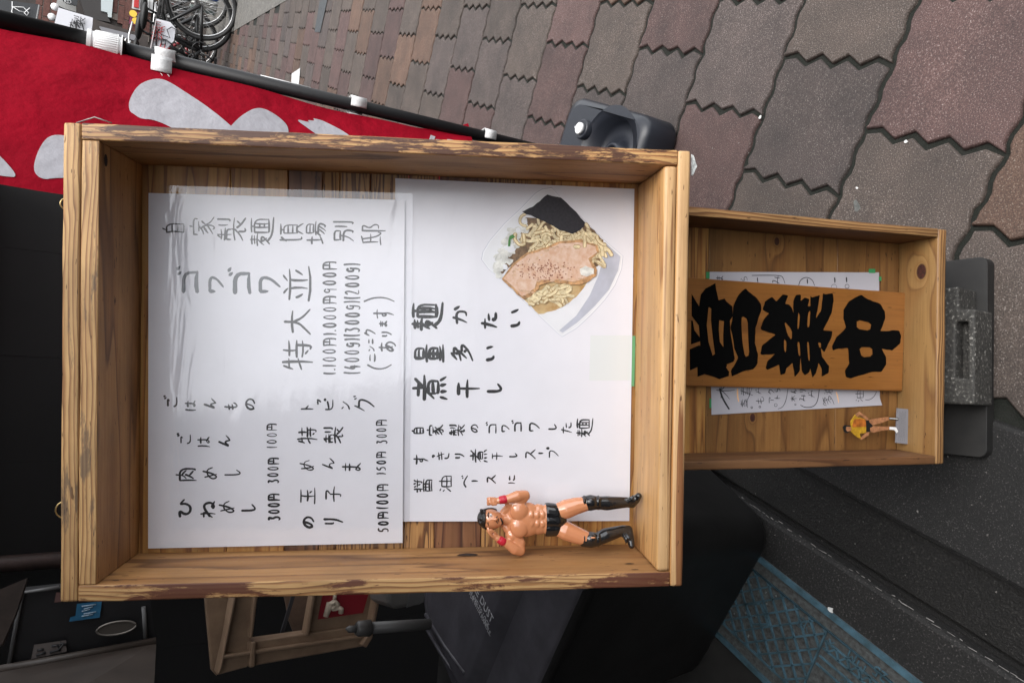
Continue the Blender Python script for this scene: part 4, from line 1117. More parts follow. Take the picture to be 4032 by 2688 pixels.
# ================================================================== ground
GY = R(-19.9)                                               # direction of the street
gf = Vector((math.sin(-GY), math.cos(-GY), 0)); gr_ = Vector((math.cos(GY), math.sin(GY), 0))
gr_ = Vector((gf.y, -gf.x, 0))
def speck(name, base, spk, amt=.5, sc=520., tone=None, wet=None, rough=.75):
    m = bpy.data.materials.new(name); m.use_nodes = True
    nt = m.node_tree; b = nt.nodes['Principled BSDF']; tc = nt.nodes.new('ShaderNodeTexCoord'); v = tc.outputs['Object']
    oi = nt.nodes.new('ShaderNodeObjectInfo')
    gm = nt.nodes.new('ShaderNodeNewGeometry'); v = gm.outputs['Position']
    n1 = tex_noise(nt, v, sc, 3, .65); r1 = ramp(nt, [(.32, tuple(c * .45 for c in base)), (.5, base), (.60, tuple(c * 1.35 for c in base)), (.68, spk)]); nt.links.new(n1, r1.inputs[0])
    n2 = tex_noise(nt, v, 9, 6, .65); r2 = ramp(nt, [(.3, (.62, .62, .62)), (.65, (1.12, 1.1, 1.08))]); nt.links.new(n2, r2.inputs[0])
    col = mixc(nt, 1, r1.outputs[0], r2.outputs[0], 'MULTIPLY')
    rr = mth(nt, 'ADD', .80, mth(nt, 'MULTIPLY', oi.outputs['Random'], .4))
    cr = nt.nodes.new('ShaderNodeCombineColor')
    for i in range(3): nt.links.new(rr, cr.inputs[i])
    col = mixc(nt, 1, col, cr.outputs[0], 'MULTIPLY')
    nt.links.new(col, b.inputs['Base Color'])
    b.inputs['Roughness'].default_value = rough
    bp = nt.nodes.new('ShaderNodeBump'); bp.inputs['Strength'].default_value = .7; bp.inputs['Distance'].default_value = .0015
    nt.links.new(n1, bp.inputs['Height']); nt.links.new(bp.outputs[0], b.inputs['Normal'])
    return m
pav = [speck('grey paver', (0.0543, 0.0404, 0.0336), (0.224, 0.204, 0.189), sc=470), speck('plum paver', (0.0614, 0.0333, 0.0304), (0.224, 0.189, 0.178), sc=470), speck('tan paver', (0.0792, 0.0436, 0.0293), (0.234, 0.204, 0.169), sc=470), speck('dark grey paver', (0.0473, 0.0353, 0.0323), (0.214, 0.194, 0.183), sc=470)]
joint_m = mat('mossy dark joint sand', (.009, .0095, .007), .95, noise=(60, .5, (.004, .006, .003)), bump=(400, .8, .003))
asph = speck('concrete with painted shade', (0.0053, 0.0050, 0.0048), (0.076, 0.071, 0.069), sc=470)  # colour lowered to carry the shade on the shop side
conc = speck('kerb concrete', (0.0096, 0.0090, 0.0085), (0.082, 0.076, 0.074), sc=300)  # shop-side shade is worked into this colour too
g = MB(); g.box(-60, 60, -20, 120, -.3, -.045); ob = g.build('ground', asph); tag(ob, kind='structure')
# lattice (from the joints in the picture): origin, pitch across a, pitch along b
SC = H
A_, B_ = .20256504 * SC, .21411171 * SC
O_ = Vector((.83567694, 1.62301901, 0)) * SC
cy_, sy_ = math.cos(GY), math.sin(GY)
def lat(s, k):
    L, D = -s * A_, -k * B_
    return Vector((O_.x + L * cy_ - D * sy_, O_.y + L * sy_ + D * cy_, 0))
pave = empty('pavement', None, kind_ := None) if False else None
gA, gB = gz(1600 * 1.7143, 1080 * 1.7143), gz(2352 * 1.7143, 1568 * 1.7143)
gd = (gA - gB).normalized(); gn = Vector((gd.y, -gd.x, 0))            # gn points to the street side
KR = gz(612 * 1.7143, 2)                                   # where the pavers end on the far right
sheet = MB()
e0, e1, e2, e3 = gB - gd * 3 + gn * .325, gB + gd * 24 + gn * .325, gB + gd * 24 + gn * 2.2, gB - gd * 3 + gn * 2.2

sheet.add([(p.x, p.y, -.0075) for p in (e0, e1, e2, e3)], [(3, 2, 1, 0)] if (e1 - e0).cross(e2 - e1).z < 0 else [(0, 1, 2, 3)])
pave = tag(sheet.build('pavement', joint_m), kind='structure')
def outline(fine=True, gap=.0035):
    """one paver seen from above: toothed sides along the street, wavy ends across it"""
    a, b = A_, B_
    pts = []
    nt_, nw = (4, 2) if fine else (4, 1)
    tooth = .0085; wv = .0052
    side = [(i / (2 * nt_), (1 if i % 2 else -1)) for i in range(0, 2 * nt_ + 1)]
    def wvy(x):                                            # wavy line, same for every course
        t = (x / a * 4 + .12) % 1.0
        return wv * ((t * 4 - 1) if t < .5 else (3 - t * 4))
    # going round: front edge (y=0) x 0->a ; right side y 0->b ; back x a->0 ; left y b->0
    nf = 16 if fine else 8
    for i in range(nf): x = a * i / nf; pts.append((x, wvy(x) + gap * .6 + .0004))
    for t, s_ in side[:-1]: pts.append((a - gap * .6 + tooth * s_ * (0 if t in (0, 1) else 1), t * b))
    for i in range(nf): x = a - a * i / nf; pts.append((x, b + wvy(x) - gap * .6 - .0004))
    for t, s_ in side[:-1]: pts.append((gap * .6 + tooth * s_ * (0 if t in (0, 1) else 1), b - t * b) if False else (gap * .6 + tooth * (side[len(side) - 1 - side.index((t, s_))][1]) * (0 if t in (0, 1) else 1), b - t * b))
    return pts
def inset(pts, d):
    n = len(pts); out = []
    for i in range(n):
        p0_, p_, p1_ = Vector(pts[i - 1]), Vector(pts[i]), Vector(pts[(i + 1) % n])
        e = (p1_ - p0_); e = e.normalized() if e.length > 1e-9 else Vector((1, 0))
        nrm = Vector((-e.y, e.x)); out.append((p_.x + nrm.x * d, p_.y + nrm.y * d))
    return out
def paver_geo(fine=True, seed=0):
    rg = random.Random(seed)
    o0 = [(x - A_ / 2, y - B_ / 2) for x, y in outline(fine)]
    o0 = inset(o0, .0019)
    if fine:
        o0 = [(x + rg.gauss(0, .0006), y + rg.gauss(0, .0006)) for x, y in o0]
        for _ in range(rg.randint(0, 2)):
            i_ = rg.randrange(len(o0)); o0[i_] = (o0[i_][0] * rg.uniform(.94, .975), o0[i_][1] * rg.uniform(.94, .975))
    o1 = inset(o0, .004)
    mb = MB(); n = len(o0)
    if fine:
        mb.add([(x, y, -.02) for x, y in o0] + [(x, y, -.0045) for x, y in o0] + [(x, y, -.0006) for x, y in inset(o0, .0022)] + [(x, y, 0) for x, y in o1],
               [(i * n + j, i * n + (j + 1) % n, (i + 1) * n + (j + 1) % n, (i + 1) * n + j) for i in range(3) for j in range(n)], 0, True)
        mb.poly(o1, 0)
    else:
        mb.add([(x, y, -.012) for x, y in o0] + [(x, y, -.001) for x, y in inset(o0, .002)], [(j, (j + 1) % n, n + (j + 1) % n, n + j) for j in range(n)])
        mb.poly(inset(o0, .002), -.001)
    return mb
fineM = [[paver_geo(True, 10 * i + j).mesh('paver', m) for j in range(5)] for i, m in enumerate(pav)]
rough_ = paver_geo(False)
cand = []
for k in range(-75, 9):
    for s in range(-46, 5):
        ss = s + .5 * (k % 2)
        c = lat(ss + .5, k + .5)
        c = (lat(ss, k) + lat(ss + 1, k + 1)) / 2
        if (c - gB).dot(gn) < .33: continue
        if (c - KR).dot(gn) > -.1: continue
        d_ = c - CAM; zz = d_.dot(fw)
        if zz < .25 or c.y > 19: continue
        uu, vv = d_.dot(rt) / zz, d_.dot(dn) / zz
        if abs(uu) > .62 or abs(vv) > .86: continue
        cand.append((H / d_.length ** 3, c, k, s))
cand.sort(key=lambda t: -t[0])
Rg = Matrix.Rotation(math.atan2(-gr_.y, gr_.x) * -1 if False else GY, 4, 'Z')
rest = MB()
for i, (_, c, k, s) in enumerate(cand):
    rnd = random.Random(k * 977 + s * 131)
    ci = rnd.choice((0, 0, 1, 1, 2, 3)); tilt = (rnd.uniform(-.008, .008), rnd.uniform(-.008, .008)); dz = rnd.uniform(-.0015, .001)
    Mt = Matrix.Translation((c.x, c.y, dz)) @ Matrix.Rotation(GY, 4, 'Z')
    if i < 296:
        o = bpy.data.objects.new('paver', fineM[ci][rnd.randrange(5)]); COL.objects.link(o)
        o.matrix_world = Mt @ Matrix.Rotation(tilt[0], 4, 'X') @ Matrix.Rotation(tilt[1], 4, 'Y') @ Matrix.Diagonal((rnd.uniform(.992, 1), rnd.uniform(.992, 1), 1, 1)); o.parent = pave
    else:
        n0 = len(rest.v); rest.v += [tuple(Mt @ Vector(p)) for p in rough_.v]
        for f in rough_.f: rest.f.append(tuple(q + n0 for q in f)); rest.mi.append(ci); rest.sm.append(False)
ob = rest.build('paver', pav, pave); tag(ob, kind='stuff')
# smooth kerb strip, gutter and apron on the shop side
def strip(name, d0, d1, z0, z1, m, t0=-2.5, t1=14, lean=0., bev=.006, parent=None):
    mb = MB(); P_ = []
    for t in (t0, t1):
        for d in (d0, d1):
            p = gB + gd * t + gn * d; P_.append(p)
    lo = [(p.x, p.y, z0) for p in P_]; hi = [(p.x, p.y, z1 + (lean if i % 2 else 0)) for i, p in enumerate(P_)]
    mb.add(lo + hi, [(0, 1, 3, 2), (4, 6, 7, 5), (0, 4, 5, 1), (2, 3, 7, 6), (0, 2, 6, 4), (1, 5, 7, 3)])
    o = mb.build(name, m, parent)
    if bev: finish_bevel(o, bev, 2)
    return o
tag(strip('gutter', .006, .115, -.044, -.030, speck('wet gutter with painted shade', (0.0090, 0.0085, 0.0080), (0.050, 0.048, 0.045), sc=300, rough=.5), lean=.002), kind='structure')  # wet gutter; its deep shadow is put into the colour
tag(strip('kerb', .118, .335, -.044, .0035, asph, bev=.008), kind='structure')
tag(strip('apron', -.30, -.004, -.044, -.006, conc, bev=.008), kind='structure')
tag(strip('floor', -6, -.303, -.044, -.008, mat('dark shop floor', (.018, .017, .016), .8, noise=(8, .4)), bev=0), kind='structure')
rim = MB()
for k in range(170):
    if random.random() < .3: continue
    a = gB + gd * (k * .011) + gn * random.gauss(0, .0012); b = a + gd * random.uniform(.004, .014) + gn * random.gauss(0, .0008)
    j_ = random.uniform(-.001, .001)
    rim.tube([(a.x + j_, a.y, -.0055), (b.x + j_, b.y, -.0055)], random.uniform(.0003, .0009), 5)
tag(rim.build('grit', mat('pale grit in the gutter seam', (.22, .21, .20), .8)), 'thin pale line of grit lying in the gutter seam', 'grit', kind='stuff')
tag(strip('sidewalk', (KR - gB).dot(gn) - .12, (KR - gB).dot(gn) + 6, -.044, .004, speck('pale worn concrete', (0.0912, 0.0874, 0.0798), (0.187, 0.178, 0.170), sc=60), t0=3, t1=40, bev=0), kind='structure')
# meter cover: corners from the picture
zc_ = -.004
mp = [gz(x * 1.7143, y * 1.7143, zc_) for x, y in ((1772, 1296), (2120, 1568), (1676, 1487))]
ax = (mp[1] - mp[0]).normalized(); ay = Vector((-ax.y, ax.x, 0))
if (mp[2] - mp[0]).dot(ay) < 0: ay = -ay
wM = (mp[2] - mp[0]).dot(ay); x_off = (mp[2] - mp[0]).dot(ax)
Mm = Matrix((ax, ay, ax.cross(ay))).transposed().to_4x4(); Mm.translation = mp[0]
flip = ax.cross(ay).z < 0
mc = empty('meter_cover', Mm, 'blue-painted iron water meter cover with raised lattice and 25 MM lettering', 'meter cover')
blue = mat('worn blue paint on iron', (.065, .135, .18), .55, noise=(30, .6, (.032, .06, .072)))
iron = mat('dirty iron plate', (.034, .030, .028), .6, noise=(120, .6, (.09, .10, .10)))
sg = -1 if flip else 1
LM = .46; x0_ = -.16
def mbox(mb, xa, xb, ya, yb, za, zb_): mb.box(min(xa, xb), max(xa, xb), ya, yb, *(sorted((sg * za, sg * zb_))))
mb = MB(); mbox(mb, x0_, LM, .0, wM, -.03, .0); mb.build('plate', iron, mc)
mb = MB()
for ya, yb in ((0, .010), (wM - .010, wM)): mbox(mb, x0_, LM, ya, yb, 0, .006)
mbox(mb, x0_, x0_ + .010, .01, wM - .01, 0, .006); mb.build('rim', blue, mc)
rib = MB(); z_ = .004 * sg
def bar(a, b, w=.0034):
    a, b = Vector((*a, 0)), Vector((*b, 0)); t = (b - a).normalized(); n_ = Vector((-t.y, t.x, 0)) * w / 2
    vs = [a - n_, a + n_, b + n_, b - n_]
    rib.add([(v.x, v.y, 0) for v in vs] + [(v.x, v.y, z_) for v in vs], [(4, 5, 6, 7), (0, 1, 5, 4), (1, 2, 6, 5), (2, 3, 7, 6), (3, 0, 4, 7)])
def clip(a, b, xa, xb, ya, yb):
    t0, t1 = 0., 1.; dx, dy = b[0] - a[0], b[1] - a[1]
    for p, q in ((-dx, a[0] - xa), (dx, xb - a[0]), (-dy, a[1] - ya), (dy, yb - a[1])):
        if abs(p) < 1e-12:
            if q < 0: return None
        else:
            r_ = q / p
            if p < 0: t0 = max(t0, r_)
            else: t1 = min(t1, r_)
    return None if t0 >= t1 else ((a[0] + dx * t0, a[1] + dy * t0), (a[0] + dx * t1, a[1] + dy * t1))
band = .045
for k in range(-22, 44):
    for sgn_ in (1, -1):
        a = (x0_ + k * .033, 0 if sgn_ > 0 else wM); b = (a[0] + wM, wM if sgn_ > 0 else 0)
        c = clip(a, b, x0_ + .010, .145, .034, wM - .034) if True else None
        if c: bar(*c)
for yy in (.034, .034 + .0): bar((x0_ + .01, yy), (LM, yy), .003)
bar((x0_ + .01, wM - .034), (LM, wM - .034), .003)
bar((.145, .034), (.145, wM - .034), .003)
for yy in (.052, .068, .085, .102): 
    if yy < wM - .036: bar((.150, yy), (LM, yy), .003)
for k in range(14):
    a = (.15 + k * .022, .052); b = (.161 + k * .022, .068); c = (.172 + k * .022, .052); bar(a, b); bar(b, c)
bar((-.02, wM * .5), (0.01, wM * .5 - .024), .004); bar((-.02, wM * .5), (.01, wM * .5 + .024), .004); bar((.04, wM * .5), (.01, wM * .5 - .024), .004); bar((.04, wM * .5), (.01, wM * .5 + .024), .004)
rib.build('lattice', blue, mc)
stud = MB()
for k in range(60):
    x = x0_ + .02 + random.randint(0, 15) * .0185 * .62; y = .04 + random.random() * (wM - .08)
    stud.ell((x, y, 0), (.0022, .0022, .0016), nu=6, nv=4)
ob = stud.build('studs', mat('worn bright iron', (.16, .18, .18), .4, metal=.6), mc)
def flat_text(s, M, size, m, name, parent, font=None, ext=0.):
    cu = bpy.data.curves.new(name, 'FONT'); cu.body = s; cu.size = size; cu.extrude = ext; cu.align_x = 'CENTER'; cu.align_y = 'CENTER'
    t = bpy.data.objects.new(name, cu); COL.objects.link(t)
    dg = bpy.context.evaluated_depsgraph_get(); me = bpy.data.meshes.new_from_object(t.evaluated_get(dg))
    COL.objects.unlink(t); bpy.data.objects.remove(t); bpy.data.curves.remove(cu)
    me.name = name; me.materials.clear(); me.materials.append(m)
    o = bpy.data.objects.new(name, me); COL.objects.link(o); o.parent = parent; o.matrix_local = M
    return o
# lettering reads from the far side of the cover
q = gz(1985 * 1.7143, 1490 * 1.7143, zc_)
for txt, px, py, sz in (('25', 2022, 1545, .026), ('M', 1978, 1530, .024), ('M', 1958, 1506, .024), ('x', 1908, 1478, .024)):
    w_ = gz(px * 1.7143, py * 1.7143, zc_ + .0015)
    Mt = Matrix.Translation(w_ + Vector((0, 0, .001))) @ Matrix.Rotation(math.atan2(ax.y, ax.x) + math.pi, 4, 'Z')
    flat_text(txt, Mm.inverted() @ Mt, sz, MATS['worn blue paint on iron'], 'lettering', mc, ext=.0012)
tw = MB()
for ch, px, py, sz in (('量', 1955, 1490, .016), ('水', 1935, 1465, .016), ('止', 1840, 1440, .0)):
    pass
G['止'] = [[(50, 10), (50, 90)], [(50, 45), (85, 45)], [(20, 45), (20, 90)], [(5, 92), (95, 92)]]
G['水'] = [[(50, 5), (50, 95), (38, 88)], [(8, 32), (38, 32), (10, 80)], [(85, 22), (58, 45)], [(55, 45), (92, 85)]]
for ch, px, py, sz in (('止', 1746, 1489, .024), ('水', 1945, 1560, .02), ('量', 1985, 1590, .02), ('油', 1850, 1430, .026)):
    w_ = Mm.inverted() @ gz(px * 1.7143, py * 1.7143, zc_)
    c2 = Vector((w_.x, w_.y)); ex_ = Vector((-1, 0)) * sz / 2; ey_ = Vector((0, 1 if flip else -1)) * sz / 2 * (-1 if flip else 1)
    glyph(tw, ch, (c2 - ex_ - ey_ * -1 * 1, c2 + ex_ + ey_, c2 - ex_ - ey_, c2 + ex_ - ey_), .0016, sg * .0042, taper=0)
tw.build('lettering', MATS['worn blue paint on iron'], mc)
# loose grit on the paving and in the gutter
gr = MB()
for _ in range(900):
    t, d_ = random.uniform(-.2, 2.2), random.uniform(-.28, 1.3)
    p = gB + gd * t + gn * d_
    if d_ > .34 and random.random() < .55: continue
    r_ = random.uniform(.0004, .0016) * (1.3 if d_ < .3 else 1)
    zz = .0035 if .118 < d_ < .335 else (-.028 if 0 < d_ < .118 else (-.006 if d_ <= 0 else .0))
    gr.add([(p.x + r_ * random.uniform(-1, 1), p.y + r_, zz), (p.x + r_, p.y - r_ * .6, zz), (p.x - r_, p.y - r_ * .5, zz), (p.x, p.y, zz + r_ * 1.2)], [(0, 2, 3), (2, 1, 3), (1, 0, 3)])
tag(gr.build('grit', mat('pale stone grit', (.17, .16, .15), .8, noise=(90, .6))), 'loose pale grit scattered over the paving and the gutter', 'grit', kind='stuff')
# litter
lit = mat('white paper scrap', (.62, .62, .60), .7)
def scrap(px, py, r_, label, m=lit, z=None, h=.002):
    zz = z if z is not None else .0
    c = gz(px * 1.7143, py * 1.7143, zz + .0012); o = MB(); n = 7
    pts = [(math.cos(i * 6.283 / n) * r_ * random.uniform(.5, 1.1), math.sin(i * 6.283 / n) * r_ * random.uniform(.4, 1.0)) for i in range(n)]
    o.prism(pts, 0, h); ob = o.build('litter_scrap', m); ob.location = c - Vector((0, 0, .001))
    ob.rotation_euler = (random.uniform(-.1, .1), random.uniform(-.1, .1), random.uniform(0, 6))
    tag(ob, label, 'litter', 'small scraps lying on the ground')
scrap(2084, 1098, .0075, 'jagged white scrap on the dark kerb just below the low box')
scrap(1908, 1400, .006, 'thin white scrap on the apron beside the blue meter cover')
scrap(2081, 325, .0035, 'tiny white speck in the moss joint between two large pavers')
scrap(1746, 269, .004, 'small pale ring on a paver joint right of the banner base')
scrap(1968, 432, .0025, 'tiny cream crumb on the paver near the low box')
scrap(1964, 472, .014, 'round flattened grey gum spot on the paver above the low box', mat('old chewing gum', (.085, .088, .082), .8, noise=(200, .4)), h=.0006)
# white marking and darker repair strip further up the pavement
def gquad(name, pts, m, z, kind='structure', parent=None):
    mb = MB(); P_ = [gz(x, y, z) for x, y in pts]
    f = (0, 1, 2, 3) if (P_[1] - P_[0]).cross(P_[2] - P_[1]).z > 0 else (3, 2, 1, 0)
    mb.add(P_, [f]); o = mb.build(name, m, parent); tag(o, kind=kind); return o
gquad('road_marking', [Z8(780, 760), Z8(868, 700), Z8(850, 912), Z8(775, 895)], mat('worn white road paint', (.5, .5, .5), .7, noise=(40, .3)), .004)
gquad('repair_strip', [Z8(1080, -60), Z8(1160, -60), Z8(1072, 335), Z8(1015, 330)], mat('dark asphalt repair', (.05, .055, .06), .8, noise=(60, .4)), .004)

# ================================================================== base plate and concrete block under the low box
pm_ = [gz(x * 1.7143, y * 1.7143, .022) for x, y in ((2268, 588), (2266, 1052), (2000, 1052), (2000, 588))]
ctr = (pm_[0] + pm_[1]) / 2; dx_ = (pm_[0] - pm_[1]); wP = dx_.length; yw = math.atan2(dx_.y, dx_.x)
Mp = Matrix.Translation((ctr.x, ctr.y, 0)) @ Matrix.Rotation(yw, 4, 'Z')
bp_ = empty('base_plate', Mp, 'scratched black flat plate lying on the pavers under the low box', 'plate')
blkp = mat('scuffed black rubber', (.006, .0058, .0056), .65, noise=(22, .5, (.014, .013, .012)))
mb = MB(); mb.prism(rrect(wP / 2, .16, .012, 4), 0, .022); o = mb.build('plate', blkp, bp_); o.location.y = .16; finish_bevel(o, .002, 1)
cbm = speck('rough concrete block', (0.0341, 0.0326, 0.0296), (0.229, 0.222, 0.206), sc=230)
cb = empty('concrete_block', Mp, 'rough grey concrete block with a notched edge on the black plate', 'concrete block')
ZG = .0225
f1 = Mp.inverted() @ gz(2240 * 1.7143, 655 * 1.7143, .075); f2 = Mp.inverted() @ gz(2240 * 1.7143, 930 * 1.7143, .075)
mb = MB(); xa, xb = f2.x, f1.x + .0; y_ = f1.y
w_ = xb - xa
prof2 = [(xa, y_), (xb - w_ * .20, y_), (xb - w_ * .20, y_ + .022), (xb, y_ + .022), (xb, y_ + .16), (xa, y_ + .16)]
rec = [(xa + w_ * .22, y_ + .010), (xa + w_ * .70, y_ + .010), (xa + w_ * .70, y_ + .026), (xa + w_ * .22, y_ + .026)]
mb.prism(prof2, ZG, .075, 0, [rec]); mb.poly(rec, ZG + .03)
o = mb.build('block', cbm, cb); finish_bevel(o, .003, 2)
# wooden prop that carries the two boxes from behind
pr = empty('sign_stand', None, 'dark wooden stand that carries the two boxes from behind', 'stand')
dwood = mat('dark stained wood', (.05, .032, .022), .6, noise=(40, .4))
mb = MB()
for x in (.05, .27):
    a = ML @ Vector((x, 0.0, -DL - .03)); b = MU @ Vector((x + .06, -.1, -DU - .035))
    mbx = MB(); mbx.tube([Vector((a.x, a.y, 0.0)), a, b], .012, 4, smooth=False); mbx.build('leg', dwood, pr)
    c = ML @ Vector((x, .1, -DL - .03)); mbx = MB(); mbx.tube([b, Vector((b.x + .03, b.y + .22, 0))], .011, 4, smooth=False); mbx.build('leg', dwood, pr)
# ================================================================== shop side, all in shade
near_black = mat('black wall for unlit interior', (.004, .0038, .004), .7, noise=(3, .3))  # near-black colour stands in for the unlit shop interior
sb = empty('shop_building', None, 'dark shop front behind the sign, boarding coloured black for its unlit recess, under a deep awning', 'building')
cr = gy(75 * 1.7143, 330 * 1.7143, 2.25); wallx = cr.x
def wbox(parent, name, P0, ux, Lx, uy, Ly, z0, z1, m):
    mb = MB(); P0 = Vector(P0); a = [P0, P0 + ux * Lx, P0 + ux * Lx + uy * Ly, P0 + uy * Ly]
    lo = [(p.x, p.y, z0) for p in a]; hi = [(p.x, p.y, z1) for p in a]
    fs = [(3, 2, 1, 0), (4, 5, 6, 7), (0, 1, 5, 4), (1, 2, 6, 5), (2, 3, 7, 6), (3, 0, 4, 7)]
    mb.add(lo + hi, fs if (ux.cross(uy)).z > 0 else [f[::-1] for f in fs]); return mb.build(name, m, parent)
X, Y = Vector((1, 0, 0)), Vector((0, 1, 0))
nb = 12
for i in range(nb):                                          # upright boards of the back wall
    w_ = (wallx + 3.0) / nb
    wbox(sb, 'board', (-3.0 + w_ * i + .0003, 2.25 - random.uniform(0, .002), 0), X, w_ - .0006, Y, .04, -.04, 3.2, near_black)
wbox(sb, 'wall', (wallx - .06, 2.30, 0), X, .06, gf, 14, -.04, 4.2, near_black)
wbox(sb, 'wall', (-1.62, -4.6, 0), X, .08, Y, 6.8, -.04, 3.2, near_black)  # left wall, lengthened unseen behind the camera to block light
wbox(sb, 'awning', (-1.7, -4.6, 0), X, 1.35, Y, 4.27, 2.28, 2.34, mat('dark awning', (.05, .048, .047), .8))  # unseen extra awning strip, added to darken the left side
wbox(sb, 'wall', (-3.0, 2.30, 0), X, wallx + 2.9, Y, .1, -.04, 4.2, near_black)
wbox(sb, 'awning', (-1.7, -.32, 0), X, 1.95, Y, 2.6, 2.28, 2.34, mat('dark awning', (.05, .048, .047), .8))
wbox(sb, 'awning_post', gy(1, 360 * 1.7143, 1.9) - Vector((.028, 0, 0)), X, .024, Y, .03, 0, 2.28, mat('weathered post', (.075, .065, .055), .7, noise=(40, .4)))
q = [gy(x * 1.7143, y * 1.7143, 2.2) for x, y in ((60, 1268), (60, 1303))]
mb = MB(); mb.tube([(q[0].x + .02, 2.2, q[0].z), (q[0].x - .9, 2.2, q[0].z + .02)] if False else [Vector((q[0].x + q[1].x, 0, 0)) / 2 + Vector((-.0, 2.18, 3.0)), Vector((q[0].x + q[1].x, 0, 0)) / 2 + Vector((-.0, 2.18, 0.0))], .022, 10)
mb.build('downpipe', mat('brown pipe', (.05, .032, .028), .5, noise=(30, .4)), sb)
wbox(sb, 'ledge', gy(60 * 1.7143, 1205 * 1.7143, 2.14), X, .9, Y, .1, 1.45, 1.47, mat('dim grey ledge', (.05, .05, .055), .6))

# ------------------------------------------------------------------ steel cabinet, image lower left
def boxframe(c, ux, z=0.): 
    ux = Vector(ux).normalized(); uy = Vector((-ux.y, ux.x, 0)); M = Matrix((ux, uy, Vector((0, 0, 1)))).transposed().to_4x4(); M.translation = c; return M
Zl = zm(0, 2050, 2.457)
# front top edge runs from (1505,1165) to (0,1440) in that picture: height .78
ct_r = gz(*Zl(1510, 1165), .0) 
zt = .70
def lowat(px, py, y): return gy(px, py, y)
A = gz(*Zl(1510, 1165), .0)
steel = mat('brushed steel cabinet', (.042, .032, .026), .5, noise=(25, .25))
dsteel = mat('dark cabinet top', (.017, .0165, .018), .4, metal=.3, noise=(10, .3))
# its top face is a vertical panel facing us: build it as a cabinet with a dark front and steel side, 1.15 m away
YC = 1.12
def cp(x, y, Yp=YC): return gy(*Zl(x, y), Yp)
f_tl, f_bl = cp(230, 690), cp(130, 1380); f_br, f_tr = cp(1500, 1160), cp(1440, 790)
# front panel corners lie on one plane; its normal looks towards us and up a little
cab = empty('steel_cabinet', Matrix.Translation(f_br), 'stainless steel cabinet with a dark front, blue sticker and oval badge', 'cabinet')
O3 = f_br
def rl(p): return Vector(p) - O3
front = [cp(215, 690), cp(1430, 560), cp(1505, 1165), cp(85, 1400)]
mb = MB(); th = Vector((0, .02, 0)); vs = [rl(p) for p in front] + [rl(p) + th for p in front]
mb.add(vs, [(0, 3, 2, 1), (4, 5, 6, 7), (0, 1, 5, 4), (1, 2, 6, 5), (2, 3, 7, 6), (3, 0, 4, 7)]); mb.build('front_panel', dsteel, cab)
sidep = [cp(1505, 1170, YC - .002), cp(-900, 1600, YC - .002)]
nearv = [gy(*Zl(1512, 1172), YC - .004), gy(*Zl(-700, 1572), YC - .004), gy(*Zl(-700, 2500), .62), gy(*Zl(1480, 1800), .78)]
mb = MB(); mb.add([rl(p) for p in nearv] + [rl(p) + Vector((-.01, .02, 0)) for p in nearv], [(0, 1, 2, 3), (7, 6, 5, 4), (0, 4, 5, 1), (1, 5, 6, 2), (2, 6, 7, 3), (3, 7, 4, 0)]); mb.build('side_panel', steel, cab)
mb = MB(); mb.tube([rl(cp(1508, 1162, YC - .012)), rl(cp(-300, 1490, YC - .012))], .006, 8); mb.build('edge_trim', steel, cab)
mb = MB(); mb.tube([rl(cp(1388, 830, YC - .006)), rl(cp(1410, 1150, YC - .006))], .003, 6); mb.build('edge_trim', mat('dull grey trim', (.10, .10, .10), .5), cab)
mb = MB(); mb.tube([rl(cp(570, 640, YC - .006)), rl(cp(215, 690, YC - .006)), rl(cp(90, 1380, YC - .006))], .003, 6)
mb.build('edge_trim', mat('dull grey trim', (.10, .10, .10), .5), cab)
def patch(pts, d, m, name, hol=None):
    P_ = [rl(cp(x, y, YC - d)) for x, y in pts]; mb = MB(); mb.add(P_, [tuple(range(len(P_)))[::-1] if False else tuple(range(len(P_)))]); return mb.build(name, m, cab)
patch([(745, 800), (985, 775), (965, 932), (670, 972), (680, 930), (730, 915)], .006, mat('blue sticker', (.01, .08, .17), .5, noise=(90, .5, (.02, .12, .22))), 'sticker')
patch([(330, 1195), (640, 1150), (645, 1262), (300, 1335)], .006, mat('grey paper sticker', (.10, .085, .08), .7), 'sticker')
patch([(545, 690), (600, 690), (600, 780), (525, 788)], .006, mat('pinkish sticker', (.10, .05, .045), .7), 'sticker')
mb = MB(); ov = [(1125 + 190 * math.cos(a), 1035 + 62 * math.sin(a) - 95 * math.cos(a) * .32) for a in [k * .2618 for k in range(24)]]
mb.tube([rl(cp(x, y, YC - .008)) for x, y in ov + ov[:1]], .0014, 6); mb.build('badge_rim', mat('badge rim', (.22, .2, .18), .4, metal=.6), cab)
patch(ov, .007, mat('brown badge', (.055, .047, .04), .5), 'badge')
hand = MB()
for seg in ([(350, 1300), (440, 1270)], [(360, 1250), (420, 1240)], [(480, 1270), (560, 1250), (620, 1180)], [(500, 1210), (560, 1200), (580, 1255)], [(580, 1180), (640, 1195)]):
    hand.tube([rl(cp(x, y, YC - .0065)) for x, y in seg], .0016, 5)
hand.build('lettering', ink, cab)
hand = MB()
for k in range(5): hand.tube([rl(cp(790 + (k % 2) * 20, 825 + k * 24, YC - .0065)), rl(cp(930 - (k % 3) * 30, 805 + k * 24, YC - .0065))], .0009, 4)
hand.build('lettering', mat('pale print', (.3, .4, .5), .6), cab)
